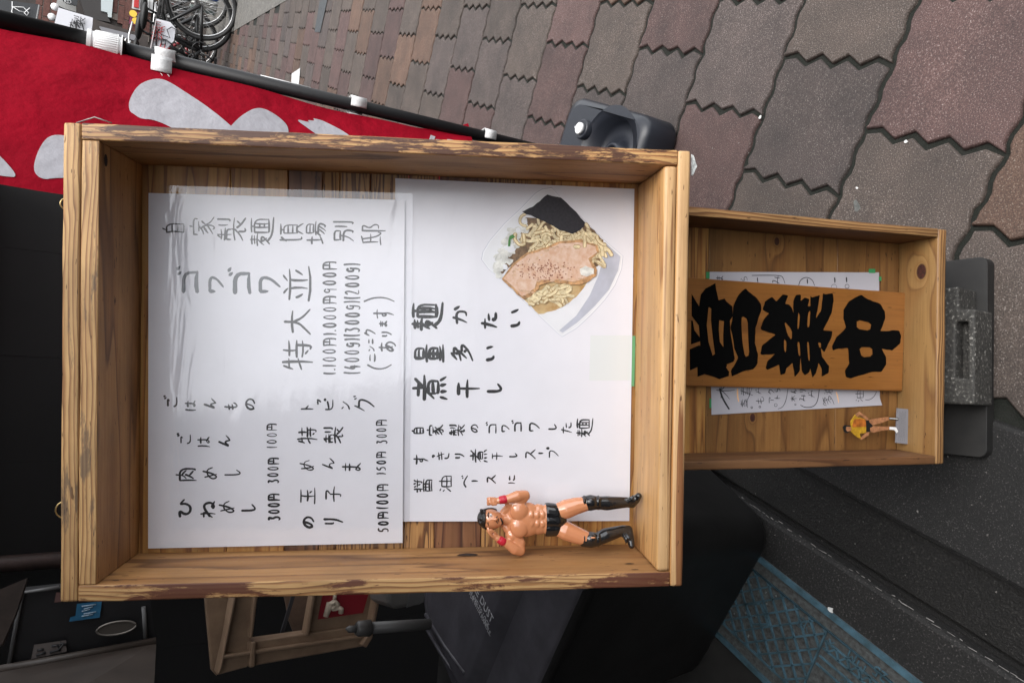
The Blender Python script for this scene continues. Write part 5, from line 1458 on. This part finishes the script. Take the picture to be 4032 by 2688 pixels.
# wooden tray leaning at the far left
ty = .98
tp = [gy(*Zl(x, y), ty) for x, y in ((265, 550), (0, 660), (-150, 1260), (20, 1190), (150, 900))]
mb = MB(); base3 = tp[0]
mb.add([p - base3 for p in tp] + [p - base3 + Vector((-.01, .02, .0)) for p in tp], [tuple(range(5)), tuple(range(9, 4, -1))] + [(i, i + 5, (i + 1) % 5 + 5, (i + 1) % 5) for i in range(5)])
o = mb.build('wooden_board', mat('old brown board', (.038, .026, .021), .6, noise=(30, .4))); o.location = base3; tag(o, 'old brown board leaning over the corner of the steel cabinet', 'board')

# ------------------------------------------------------------------ bottle crate
Zk = zm(700, 2250, 2.138)
YK = 1.02
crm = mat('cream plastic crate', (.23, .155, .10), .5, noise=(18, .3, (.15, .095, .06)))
kc = gy(*Zk(330, 830), YK)
kr = empty('bottle_crate', Matrix.Translation(kc), 'cream plastic bottle crate with a red label standing in the shade', 'crate')
def kp_(x, y, d=0.): return gy(*Zk(x, y), YK + d) - kc
def slab(name, pts, d0, d1, m, parent=kr, fn=kp_, bev=.002):
    a = [fn(x, y, d0) for x, y in pts]; off = Vector((-.25 * (d1 - d0), (d1 - d0), 0)); n = len(a)
    mb = MB(); vs = a + [p + off for p in a]
    mb.add(vs, [tuple(range(n)), tuple(range(2 * n - 1, n - 1, -1))] + [(i, i + n, (i + 1) % n + n, (i + 1) % n) for i in range(n)])
    o = mb.build(name, m, parent)
    bmm = bmesh.new(); bmm.from_mesh(o.data); bmesh.ops.recalc_face_normals(bmm, faces=bmm.faces[:]); bmm.to_mesh(o.data); bmm.free()
    if bev: finish_bevel(o, bev, 2)
    return o
slab('side_panel', [(225, 150), (410, 150), (440, 330), (330, 880), (285, 830)], .035, .05, crm)
slab('corner_post', [(480, 80), (680, 80), (600, 480), (620, 640), (590, 800), (330, 870), (400, 560)], 0, .03, crm)
slab('base_rail', [(590, 590), (1640, 440), (1600, 620), (590, 800)], -.004, .03, crm)
slab('label_panel', [(1170, 80), (1740, 80), (1655, 470), (1080, 540)], .004, .02, crm)
slab('rib', [(1150, 80), (1185, 80), (1105, 540), (1070, 540)], -.012, .01, crm)
slab('rib', [(655, 80), (690, 80), (630, 560), (600, 560)], -.012, .006, crm)
slab('rib', [(620, 590), (660, 590), (650, 800), (600, 810)], -.014, .004, crm)
slab('rib', [(480, 160), (505, 160), (375, 800), (345, 860)], -.012, .01, crm)
slab('base_rail', [(380, 700), (1630, 520), (1625, 550), (380, 735)], -.012, .004, crm)
slab('end_flange', [(1700, 80), (1735, 80), (1640, 560), (1590, 640), (1545, 620), (1620, 500)], -.02, .01, crm)
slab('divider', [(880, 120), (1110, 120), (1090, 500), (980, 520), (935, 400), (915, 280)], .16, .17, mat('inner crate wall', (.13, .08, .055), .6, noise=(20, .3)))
slab('red_label', [(1240, 100), (1630, 100), (1560, 345), (1180, 400)], .0015, .0035, mat('red label', (.20, .006, .014), .5), bev=0)
hand = MB()
for seg in ([(1245, 375), (1290, 265), (1320, 248), (1345, 270), (1318, 320), (1350, 300), (1375, 312), (1372, 348)], [(1290, 265), (1275, 262), (1245, 375)], [(1310, 210), (1330, 208)], [(1290, 300), (1325, 292)]):
    hand.tube([kp_(x, y, -.001) for x, y in seg], .0042, 6)
hand.build('lettering', mat('cream print', (.5, .42, .33), .6), kr)
slab('strap', [(980, 130), (1010, 130), (900, 500), (865, 520)], .05, .054, mat('dark strap', (.03, .03, .035), .6), bev=0)
# small white fitting and grey tube beside the crate
wb_ = gy(*Zk(1800, 300), .93)
wbx = empty('white_box', Matrix.Translation(wb_), 'small off-white plastic box tucked behind the sign edge', 'box')
kw = lambda x, y, d=0.: gy(*Zk(x, y), .93 + d) - wb_
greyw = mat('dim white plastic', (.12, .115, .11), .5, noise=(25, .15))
slab('body', [(1740, 100), (2110, 60), (2080, 270), (1820, 320), (1775, 270)], 0, .08, greyw, wbx, kw, .006)
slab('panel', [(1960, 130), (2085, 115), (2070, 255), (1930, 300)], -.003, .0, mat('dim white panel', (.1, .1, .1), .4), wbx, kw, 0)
tb = gy(*Zk(1500, 480), .86)
tu = empty('grey_tube', Matrix.Translation(tb), 'grey plastic tube with a nozzle lying across the crate corner', 'tube')
kt = lambda x, y, d=0.: gy(*Zk(x, y), .86 + d) - tb
mb = MB(); mb.tube([kt(1620, 472), kt(2120, 440)], (kt(1620, 425) - kt(1620, 518)).length / 2, 20); mb.build('tube', mat('grey tube plastic', (.075, .073, .072), .5), tu)
mb = MB(); mb.tube([kt(1500, 478), kt(1520, 478), kt(1618, 472)], [.0075, .0098, .0106], 20); mb.build('collar', mat('dark grey tube collar', (.06, .057, .055), .5), tu)
mb = MB(); mb.tube([kt(1415, 478), kt(1440, 482), kt(1500, 480)], [.001, .0045, .0045], 12); mb.build('nozzle', mat('grey tube plastic', (.2, .2, .2)), tu)

# ------------------------------------------------------------------ big black bin
Zb = zm(1500, 2000, 1.68)
binm = mat('black bin plastic', (.011, .0105, .0105), .42, spec=.35, noise=(14, .25), bump=(40, .15, .002))
lidm = mat('grey black lid plastic', (.052, .050, .058), .38, spec=.4, noise=(18, .25), bump=(60, .15, .002))
gb = gz(1780 * 1.7143, 1250 * 1.7143); gb2 = gz(1690 * 1.7143, 1490 * 1.7143)
bdir = (gb - gb2); bdir.z = 0; 
BX = Vector((.90, -.43, 0)).normalized(); BY = Vector((-BX.y, BX.x, 0))
b_org = gb2.lerp(gb, .5)
Bw = .40; Bd = .30; Bh = .50
Mbin = Matrix((BX, BY, Vector((0, 0, 1)))).transposed().to_4x4(); Mbin.translation = Vector((-.318, .848, 0)) - BX * .21 + BY * .15
tbn = empty('dust_bin', Mbin, 'large black plastic dust bin with a hinged lid standing left of the sign', 'bin')
hb = .21
lv = [(-.02, 0), (-.006, .006), (0, .02), (.012, .16), (.035, Bh - .03), (.035, Bh - .029), (.052, Bh - .028), (.054, Bh), (.02, Bh)]
mb = MB(); rr_ = [[(x, y, z) for x, y in rrect(hb + o_, .15 + o_, .055 + max(o_, 0) * .5)] for o_, z in lv]; n = len(rr_[0])
mb.add([p for r_ in rr_ for p in r_], [(i * n + j, i * n + (j + 1) % n, (i + 1) * n + (j + 1) % n, (i + 1) * n + j) for i in range(len(lv) - 1) for j in range(n)], 0, True)
mb.build('body', binm, tbn)
def ringmesh(name, m, lv, yoff=0., hx_=None, hy_=.15):
    hx_ = hx_ or hb
    mb = MB(); rr_ = [[(x, y + yoff, z) for x, y in rrect(hx_ + o_, hy_ + o_, max(.012, .05 + o_ * .5))] for o_, z in lv]; n = len(rr_[0])
    mb.add([p for r_ in rr_ for p in r_], [(i * n + j, i * n + (j + 1) % n, (i + 1) * n + (j + 1) % n, (i + 1) * n + j) for i in range(len(lv) - 1) for j in range(n)], 0, True)
    mb.poly([(x, y) for x, y, z in rr_[-1]], lv[-1][1]); return mb.build(name, m, tbn)
ringmesh('lid', lidm, [(.052, Bh - .02), (.054, Bh + .004), (.050, Bh + .008), (.040, Bh + .006), (.034, Bh + .010), (.0, Bh + .013)])
ringmesh('lid_panel', lidm, [(.0, Bh + .012), (-.022, Bh + .034), (-.028, Bh + .036), (-.05, Bh + .0365)], .035, hb + .01, .135)
Mi_ = Mbin.inverted()
q = [Mi_ @ gz(*Zb(x, y), Bh + .034) for x, y in ((300, 700), (420, 900), (560, 1090))]
mb = MB(); mb.tube([q[0], q[1], q[2]], .005, 8); q2 = [p - Vector((.03, .0, .004)) for p in q]; mb.tube(q2, .004, 8); mb.build('handle', lidm, tbn)
white_ink = mat('white moulded print', (.30, .30, .31), .5)
tx = -BY; rot_ = math.atan2(tx.y, tx.x)
for t_, (px, py), sz in (('OLE DUST', (664, 605), .021), ('OPEN AND TO LOCK.', (640, 636), .0105), ('DUST FOR WITH HANDLE.', (632, 652), .0105)):
    w_ = gz(*Zb(px, py), Bh + .0385)
    flat_text(t_, Mi_ @ (Matrix.Translation(w_) @ Matrix.Rotation(rot_, 4, 'Z')), sz, white_ink, 'lettering', tbn, ext=.0003)
# ================================================================== far side of the street
Z9 = zm(500, 0, 4.182); Z0 = zm(0, 0, 3.734)
YF = 13.0
facn = Vector((0, 1, 0))
fc0 = gz(612 * 1.7143, 2)
brick_w = mat('dark red brick', (.11, .045, .035), .8, noise=(30, .4)); mort = mat('brick mortar', (.20, .17, .15), .9)
far = empty('brick_building', None, 'low brick shop front at the far end of the pavement, behind the bicycles', 'building')
def fq(pts, Y, zf=Z1): return [gy(*zf(x, y), Y) for x, y in pts]
def panel(parent, name, pts, Y, m, th=.05, zf=Z1, inset_=None):
    P_ = fq(pts, Y, zf); n = len(P_); mb = MB(); off = Vector((0, th, 0))
    c = sum(P_, Vector()) / n
    o0 = parent.location if parent else Vector()
    mb.add([p - o0 for p in P_] + [p + off - o0 for p in P_], [tuple(range(n)), tuple(range(2 * n - 1, n - 1, -1))] + [(i, i + n, (i + 1) % n + n, (i + 1) % n) for i in range(n)])
    o = mb.build(name, m, parent)
    b_ = bmesh.new(); b_.from_mesh(o.data); bmesh.ops.recalc_face_normals(b_, faces=b_.faces[:]); b_.to_mesh(o.data); b_.free()
    return o
# the wall runs square across at the back, with bricks as pieces near the pole
fw0 = gy(0, 0, YF)
wall_m = mat('dark shop wall', (.045, .036, .032), .8, noise=(2, .4))
wx0 = gy(0, 420, YF).x - .6; wx1 = gy(400, -500, YF).x
fb = gz(430 * 1.7143, 60, 0)
mb = MB(); mb.box(wx0, wx1 + 1.5, YF + .03, YF + .4, 0, 4.2); mb.build('wall', wall_m, far)
mb = MB(); mb.box(wx0, wx1 + 1.5, YF - .25, YF + .03, -.02, .42); mb.build('plinth', mat('dark plinth', (.055, .043, .037), .8, noise=(6, .3)), far)
# brick fields: two areas in the picture
def bricks(zones, zf):
    cnt = 0
    for (x0, y0, x1, y1) in zones:
        a, b = gy(*zf(x0, y1), YF), gy(*zf(x1, y0), YF)
        c, d_ = gy(*zf(x0, y0), YF), gy(*zf(x1, y1), YF)
        X0, X1 = min(a.x, b.x, c.x, d_.x), max(a.x, b.x, c.x, d_.x); Zt, Zb_ = max(a.z, b.z, c.z, d_.z), min(a.z, b.z, c.z, d_.z)
        bw_, bh_ = .30, .10; r_ = 0; z = Zb_
        me = None
        while z < Zt:
            x = X0 - (bw_ / 2 if r_ % 2 else 0)
            while x < X1 and cnt < 280:
                mb = MB(); 
                if me is None or random.random() < .02:
                    mb.box(-bw_ / 2 + .008, bw_ / 2 - .008, 0, .04, -bh_ / 2 + .008, bh_ / 2 - .008); me = mb.mesh('brick', brick_w)
                o = bpy.data.objects.new('brick', me); COL.objects.link(o); o.location = (x + bw_ / 2, YF - .012 - random.uniform(0, .006), z + bh_ / 2); o.parent = far
                x += bw_; cnt += 1
            z += bh_; r_ += 1
        mb = MB(); mb.box(X0 - .1, X1 + .1, YF + .0, YF + .029, Zb_, Zt); mb.build('mortar_bed', mort, far)
bricks([(950, 0, 1110, 110), (1090, 90, 1260, 260), (325, 20, 480, 215)], Z1)
panel(far, 'door', [(665, -30), (840, -30), (930, 190), (720, 150)], YF - .03, mat('dark door', (.022, .018, .017), .5))
panel(far, 'window', [(850, -40), (955, -40), (938, 150), (908, 144), (905, 108), (850, 92)], YF - .06, mat('pale reflecting glass', (.42, .47, .48), .25))
panel(far, 'plinth', [(770, 155), (1250, 310), (1240, 410), (740, 280)], YF - .5, mat('brown low wall', (.05, .04, .036), .8, noise=(8, .3)), .2)
panel(far, 'step', [(835, 222), (1172, 305), (1165, 352), (860, 262)], YF - .75, mat('grey step', (.20, .20, .215), .7))
for k, c in enumerate(((.30, .29, .27), (.10, .095, .09), (.33, .32, .30))):
    y0_ = 298 + k * 14
    panel(far, 'kerb_stone', [(752, y0_ - 14), (1265, y0_ + 108), (1265, y0_ + 118), (752, y0_ - 5)], YF - .85 - k * .05, mat('kerb stone %s' % 'abc'[k], c, .7))
def poster(label, cat, pts, Y, m, extra=None, zf=Z1, name='poster', th=.02):
    c = gy(*zf(*pts[0]), Y); e = empty(name, Matrix.Translation(c), label, cat); panel(e, 'panel', pts, Y, m, th, zf)
    return e
def ink_on(e, segs, Y, w, m, zf=Z1):
    mb = MB(); o0 = e.location
    for s_ in segs: mb.tube([gy(*zf(x, y), Y) - o0 for x, y in s_], w, 5)
    mb.build('lettering', m, e)
def ink_glyph(e, ch, c, size, Y, w, m, zf=Z1, tilt=.3):
    """a character standing upright in the scene, centred on a picture point"""
    o = gy(*zf(*c), Y) - e.location; mb = MB(); size *= 1.15; w *= .5
    for st in G.get(ch, ()):
        mb.tube([o + Vector(((x / 99 - .5) * size, 0, (.5 - y / 99) * size)) for x, y in st], w, 5)
    mb.build('lettering', m, e)
wsg = mat('white sign face', (.62, .62, .66), .4); dk_ = mat('charcoal sign face', (.025, .027, .03), .5); rdi = mat('red sign ink', (.42, .02, .02), .6)
e = poster('charcoal signboard with white brush characters, at the top corner', 'sign', [(-40, -10), (322, 40), (296, 185), (-40, 128)], 9.6, dk_, name='signboard', th=.06)
whi = mat('white sign ink', (.7, .7, .7), .6)
ink_glyph(e, 'ね', (148, 122), .20, 9.58, .010, whi); ink_glyph(e, 'て', (148, 68), .13, 9.58, .009, whi)
panel(e, 'frame', [(322, 40), (332, 43), (306, 190), (296, 185)], 9.55, mat('sign frame grey', (.25, .25, .25), .5), .07)
e = poster('blank-topped white box sign with black characters', 'sign', [(492, 66), (782, 152), (770, 285), (455, 215)], 9.3, wsg, name='signboard', th=.16)
ink_glyph(e, '干', (640, 250), .12, 9.28, .010, ink); ink_glyph(e, '多', (650, 205), .12, 9.28, .010, ink); ink_glyph(e, '製', (668, 180), .10, 9.28, .008, ink); ink_glyph(e, '肉', (612, 215), .07, 9.28, .004, mat('grey ink', (.3, .3, .3)))
e = poster('narrow pale box standing above the white box sign', 'sign', [(490, -30), (640, 52), (640, 102), (560, 80), (470, 40)], 9.9, mat('pale grey box', (.30, .30, .29), .6), name='signboard', th=.1)
e = poster('black sign with white letters hung by the door', 'sign', [(480, -30), (660, -30), (645, 50), (560, 30)], 9.8, dk_, name='signboard')
ink_glyph(e, '5', (548, 12), .06, 9.78, .005, whi); ink_glyph(e, '0', (572, 14), .06, 9.78, .005, whi)
e = poster('white notice with a red heading on the brick wall', 'notice', [(1118, -30), (1292, -30), (1282, 110), (1108, 72)], YF - .1, mat('white notice', (.50, .50, .50), .6), name='notice')
panel(e, 'heading', [(1130, -30), (1170, -30), (1166, 68), (1126, 60)], YF - .125, rdi, .02)
ink_on(e, [[(1200 + k * 20, 5), (1196 + k * 20, 80 + k * 2)] for k in range(4)], YF - .125, .006, mat('notice print', (.12, .12, .12)))
e = poster('green and yellow leaflet pinned beside the notice', 'notice', [(1318, -30), (1430, -30), (1425, 30), (1380, 18), (1310, 0)], YF - .1, mat('leaflet', (.30, .33, .12), .6, noise=(14, .5, (.4, .12, .05))), name='notice')
e = poster('small white menu card under the leaflet', 'notice', [(1300, 48), (1432, 82), (1425, 150), (1300, 112)], YF - .1, mat('white menu card', (.42, .42, .41), .6), name='notice')
ink_on(e, [[(1312 + k * 17, 62), (1308 + k * 17, 105 + k * 4)] for k in range(6)], YF - .125, .006, mat('notice print', (.12, .12, .12)))
e = poster('red and blue poster with two yellow discs', 'notice', [(1100, 88), (1182, 110), (1165, 225), (1085, 200)], YF - .1, mat('red poster', (.24, .03, .04), .6, noise=(14, .4, (.08, .03, .12))), name='notice')
for c in ((1120, 118), (1142, 180)):
    mb = MB(); o0 = gy(*Z1(*c), YF - .12) - e.location; mb.tube([o0, o0 + Vector((0, -.01, 0))], .055, 16); mb.build('disc', mat('yellow disc', (.70, .48, .05), .5), e)
# standing street sign
e = poster('white standing street sign with red characters and a black kana', 'sign', [(1312, 158), (1432, 188), (1478, 242), (1462, 345), (1402, 412), (1264, 414)], 9.0, wsg, name='street_sign', th=.05)
for ch, c in (('処', (1342, 220)), ('み', (1338, 258)), ('飲', (1328, 295)), ('立', (1318, 335)), ('ト', (1345, 402)), ('干', (1385, 408))): ink_glyph(e, ch, c, .10, 8.98, .0075, rdi)
ink_glyph(e, 'ら', (1412, 272), .20, 8.98, .012, ink); ink_glyph(e, 'す', (1372, 345), .2, 8.98, .016, ink)
ink_on(e, [[(1292, 385), (1290, 405)], [(1300, 385), (1298, 405)]], 8.98, .006, mat('grey ink', (.3, .3, .3)))
panel(e, 'frame', [(1312, 158), (1318, 160), (1270, 414), (1260, 414)], 8.95, mat('red frame edge', (.5, .45, .46), .5), .07)
# two white spotlights
for c, lab in (((462, 60), 'upper of the two white spotlights beside the white box sign'), ((436, 145), 'lower of the two white spotlights beside the white box sign')):
    p = gy(*Z1(*c), 9.6); e = empty('spotlight', Matrix.Translation(p), lab, 'lamp', 'white spotlights on the wall')
    mb = MB(); mb.ell((0, 0, 0), .042, nu=14, nv=8); mb.build('lamp_head', mat('white lamp enamel', (.8, .8, .8), .3), e)
    mb = MB(); mb.tube([(0, 0, 0), (-.02, .1, -.05), (-.10, .3, -.16)], .014, 6); mb.build('arm', mat('white lamp enamel', (.8, .8, .8)), e)
    mb = MB(); mb.tube([(-.03, .05, -.08), (-.03, .05, -.17)], [.02, .03], 8); mb.build('bracket', mat('white lamp enamel', (.8, .8, .8)), e)
# bicycles
tyre = mat('black tyre rubber', (.012, .012, .012), .6); chrome = mat('dull chrome', (.5, .5, .5), .3, metal=.9); fr_b = mat('black bicycle frame', (.015, .015, .016), .35); fr_r = mat('dark red bicycle frame', (.20, .015, .02), .35); fr_s = mat('silver bicycle frame', (.42, .42, .43), .35, metal=.6)
def bicycle(label, org, yaw, sc, fm, lean=0.):
    M = Matrix.Translation(org) @ Matrix.Rotation(yaw, 4, 'Z') @ Matrix.Rotation(lean, 4, 'X') @ Matrix.Scale(sc, 4)
    e = empty('bicycle', M, label, 'bicycle', 'bicycles parked by the brick wall')
    wr_ = .34
    for x in (0, 1.08):
        mb = MB(); mb.tube([(x + wr_ * math.cos(a), 0, wr_ + wr_ * math.sin(a) * .98) for a in [k * math.pi / 18 for k in range(37)]], .021, 8, cap=False); w = mb.build('wheel', tyre, e)
        mb = MB(); mb.tube([(x + .31 * math.cos(a), 0, wr_ + .31 * math.sin(a)) for a in [k * math.pi / 18 for k in range(37)]], .009, 6, cap=False); mb.build('rim', chrome, w)
        mb = MB()
        for k in range(18):
            a = k * math.pi / 9; mb.tube([(x + .02 * math.cos(a + .8), .03 * (-1) ** k, wr_ + .02 * math.sin(a + .8)), (x + .31 * math.cos(a), 0, wr_ + .31 * math.sin(a))], .0022, 4)
        mb.tube([(x, -.04, wr_), (x, .04, wr_)], .022, 8); mb.build('spokes', chrome, w)
        mb = MB(); vs = []; 
        for k in range(13):
            a = R(10 + 150 * k / 12)
            for s_ in (-.028, .028): vs.append((x + .385 * math.cos(a), s_, wr_ + .385 * math.sin(a)))
        mb.add(vs, [(2 * k, 2 * k + 1, 2 * k + 3, 2 * k + 2) for k in range(12)], 0, True); mb.build('mudguard', fm, e)
    mb = MB(); bb = (.46, 0, .29); st = (.34, 0, .72); hd = (.90, 0, .80); hl = (.94, 0, .62)
    for a, b in ((bb, st), (bb, hl), (st, (.9, 0, .74)), ((0, .05, wr_), bb), ((0, -.05, wr_), bb), ((0, .05, wr_), st), ((0, -.05, wr_), st)): mb.tube([a, b], .016, 8)
    mb.tube([hd, hl, (1.0, .05, .5), (1.08, .05, wr_)], .014, 8); mb.tube([hl, (1.0, -.05, .5), (1.08, -.05, wr_)], .014, 8); mb.build('frame', fm, e)
    mb = MB(); mb.tube([(.62, -.28, .98), (.78, -.25, 1.0), (.87, -.1, .98), (.88, 0, .96), (.87, .1, .98), (.78, .25, 1.0), (.62, .28, .98)], .011, 8); mb.tube([hd, (.88, 0, .97)], .012, 8); mb.build('handlebar', chrome, e)
    mb = MB(); mb.ell((.28, 0, .86), (.14, .085, .035)); mb.tube([st, (.31, 0, .84)], .013, 8); mb.build('saddle', tyre, e)
    mb = MB(); mb.tube([(.46, -.09, .29), (.46, .09, .29)], .012, 6); mb.tube([(.46, .09, .29), (.52, .09, .14)], .010, 6); mb.tube([(.46, -.09, .29), (.40, -.09, .44)], .010, 6)
    mb.box(.47, .57, .09, .17, .125, .15); mb.box(.35, .45, -.17, -.09, .43, .455); mb.tube([(.46 + .09 * math.cos(k * .5), .03, .29 + .09 * math.sin(k * .5)) for k in range(14)], .007, 5); mb.build('pedals', fr_b, e)
    bk = MB()
    for z in (.74, .82, .92):
        for a, b in (((.98, -.16), (1.24, -.16)), ((1.24, -.16), (1.24, .16)), ((1.24, .16), (.98, .16)), ((.98, .16), (.98, -.16))): bk.tube([(a[0], a[1], z), (b[0], b[1], z)], .005, 4)
    for k in range(7):
        t = -.16 + k * .0533
        for x in (.98, 1.24): bk.tube([(x, t, .74), (x, t, .92)], .003, 4)
        bk.tube([(.98, t, .74), (1.24, t, .74)], .003, 4)
    for k in range(5):
        for s_ in (-.16, .16): bk.tube([(.98 + k * .065, s_, .74), (.98 + k * .065, s_, .92)], .003, 4)
    bk.build('basket', fr_b, e)
    mb = MB()
    for a in ((-.30, .06), (-.30, -.06)): mb.tube([(a[0], a[1], .70), (.2, a[1], .70)], .007, 5)
    for k in range(4): mb.tube([(-.28 + k * .15, -.06, .70), (-.28 + k * .15, .06, .70)], .006, 5)
    mb.tube([(-.2, .06, .70), (0, .06, wr_)], .006, 5); mb.tube([(-.2, -.06, .70), (0, -.06, wr_)], .006, 5); mb.build('rack', chrome, e)
    return e
gw = gz(*Z1(1955, 225)); gw2 = gz(*Z1(1830, 405)); gw3 = gz(*Z1(1715, 540)); gw0 = gz(*Z1(1985, 130))
ya = math.atan2(1, -.2)
bicycle('black bicycle nearest the pavement, its big rear wheel towards us', gw, R(148), 1.2, fr_b, R(7))
bicycle('black bicycle standing right behind the nearest black one', gw0, R(150), 1.15, fr_b, R(4))
bicycle('dark bicycle at the far end of the row under the blue sheet', gw0 + Vector((.45, .9, 0)), R(140), 1.15, fr_b, R(5))
bicycle('dark red bicycle with a chrome mudguard beside the white street sign', gw2, R(152), 1.2, fr_r, R(7))
bicycle('silver bicycle mostly hidden by the banner pole', gw3, R(156), 1.1, fr_s, R(8))
# white grid crate with a blue bundle
gcw = empty('grid_crate', Matrix.Translation(gy(*Z9(1500, 130), 11.5)), 'white plastic grid crate standing behind the bicycles', 'crate')
wg = mat('white crate plastic', (.45, .45, .43), .5); O7 = gcw.location.copy()
pa, pb_, pc, pd = [gy(*Z9(x, y), 11.5) - O7 for x, y in ((1060, -40), (1830, 130), (1770, 272), (1050, 20))]
mb = MB()
for k in range(10):
    t = k / 9; mb.tube([pa.lerp(pb_, t), pd.lerp(pc, t)], .014, 4)
for t in (0, .5, 1): mb.tube([pa.lerp(pd, t), pb_.lerp(pc, t)], .014, 4)
mb.build('grid', wg, gcw)
mb = MB(); mb.add([p + Vector((0, .25, 0)) for p in (pa, pb_, pc, pd)], [(0, 1, 2, 3)]); mb.build('back', mat('dim glassy crate inside', (.06, .08, .075), .3, noise=(9, .5, (.12, .15, .14))), gcw)
panel(gcw, 'top_rail', [(1170, -60), (1890, 60), (1870, 165), (1810, 150), (1150, 10)], 11.4, wg, .3, Z9)
e = poster('blue folded sheet lying on the white grid crate', 'sheet', [(1290, -60), (1900, -60), (1895, 82), (1720, 50)], 11.3, mat('blue sheet', (.03, .08, .32), .5, noise=(8, .3)), zf=Z9, name='blue_sheet', th=.2)
e = poster('dark drain box at the kerb beyond the crate', 'drain box', [(1975, 80), (2100, 130), (2110, 300), (1960, 210)], 10.5, mat('dark box', (.02, .02, .02), .6), zf=Z9, name='drain_box', th=.2)
# what stands behind the photographer and opposite, seen only as reflections and as the limit of the sky
ob_ = empty('street_building', None, 'grey building across the street behind the photographer', 'building')
gwall = mat('grey rendered wall', (.20, .195, .19), .8, noise=(1, .2))
wbox(ob_, 'wall', (-9, -8.5, 0), X, 18, Y, .4, -.04, 4.6, gwall)
for k in range(7):
    for r_ in range(1): wbox(ob_, 'window', (-8 + k * 2.4, -8.10, 0), X, 1.3, Y, .03, 1.4, 2.9, mat('dark pane', (.03, .035, .04), .15))
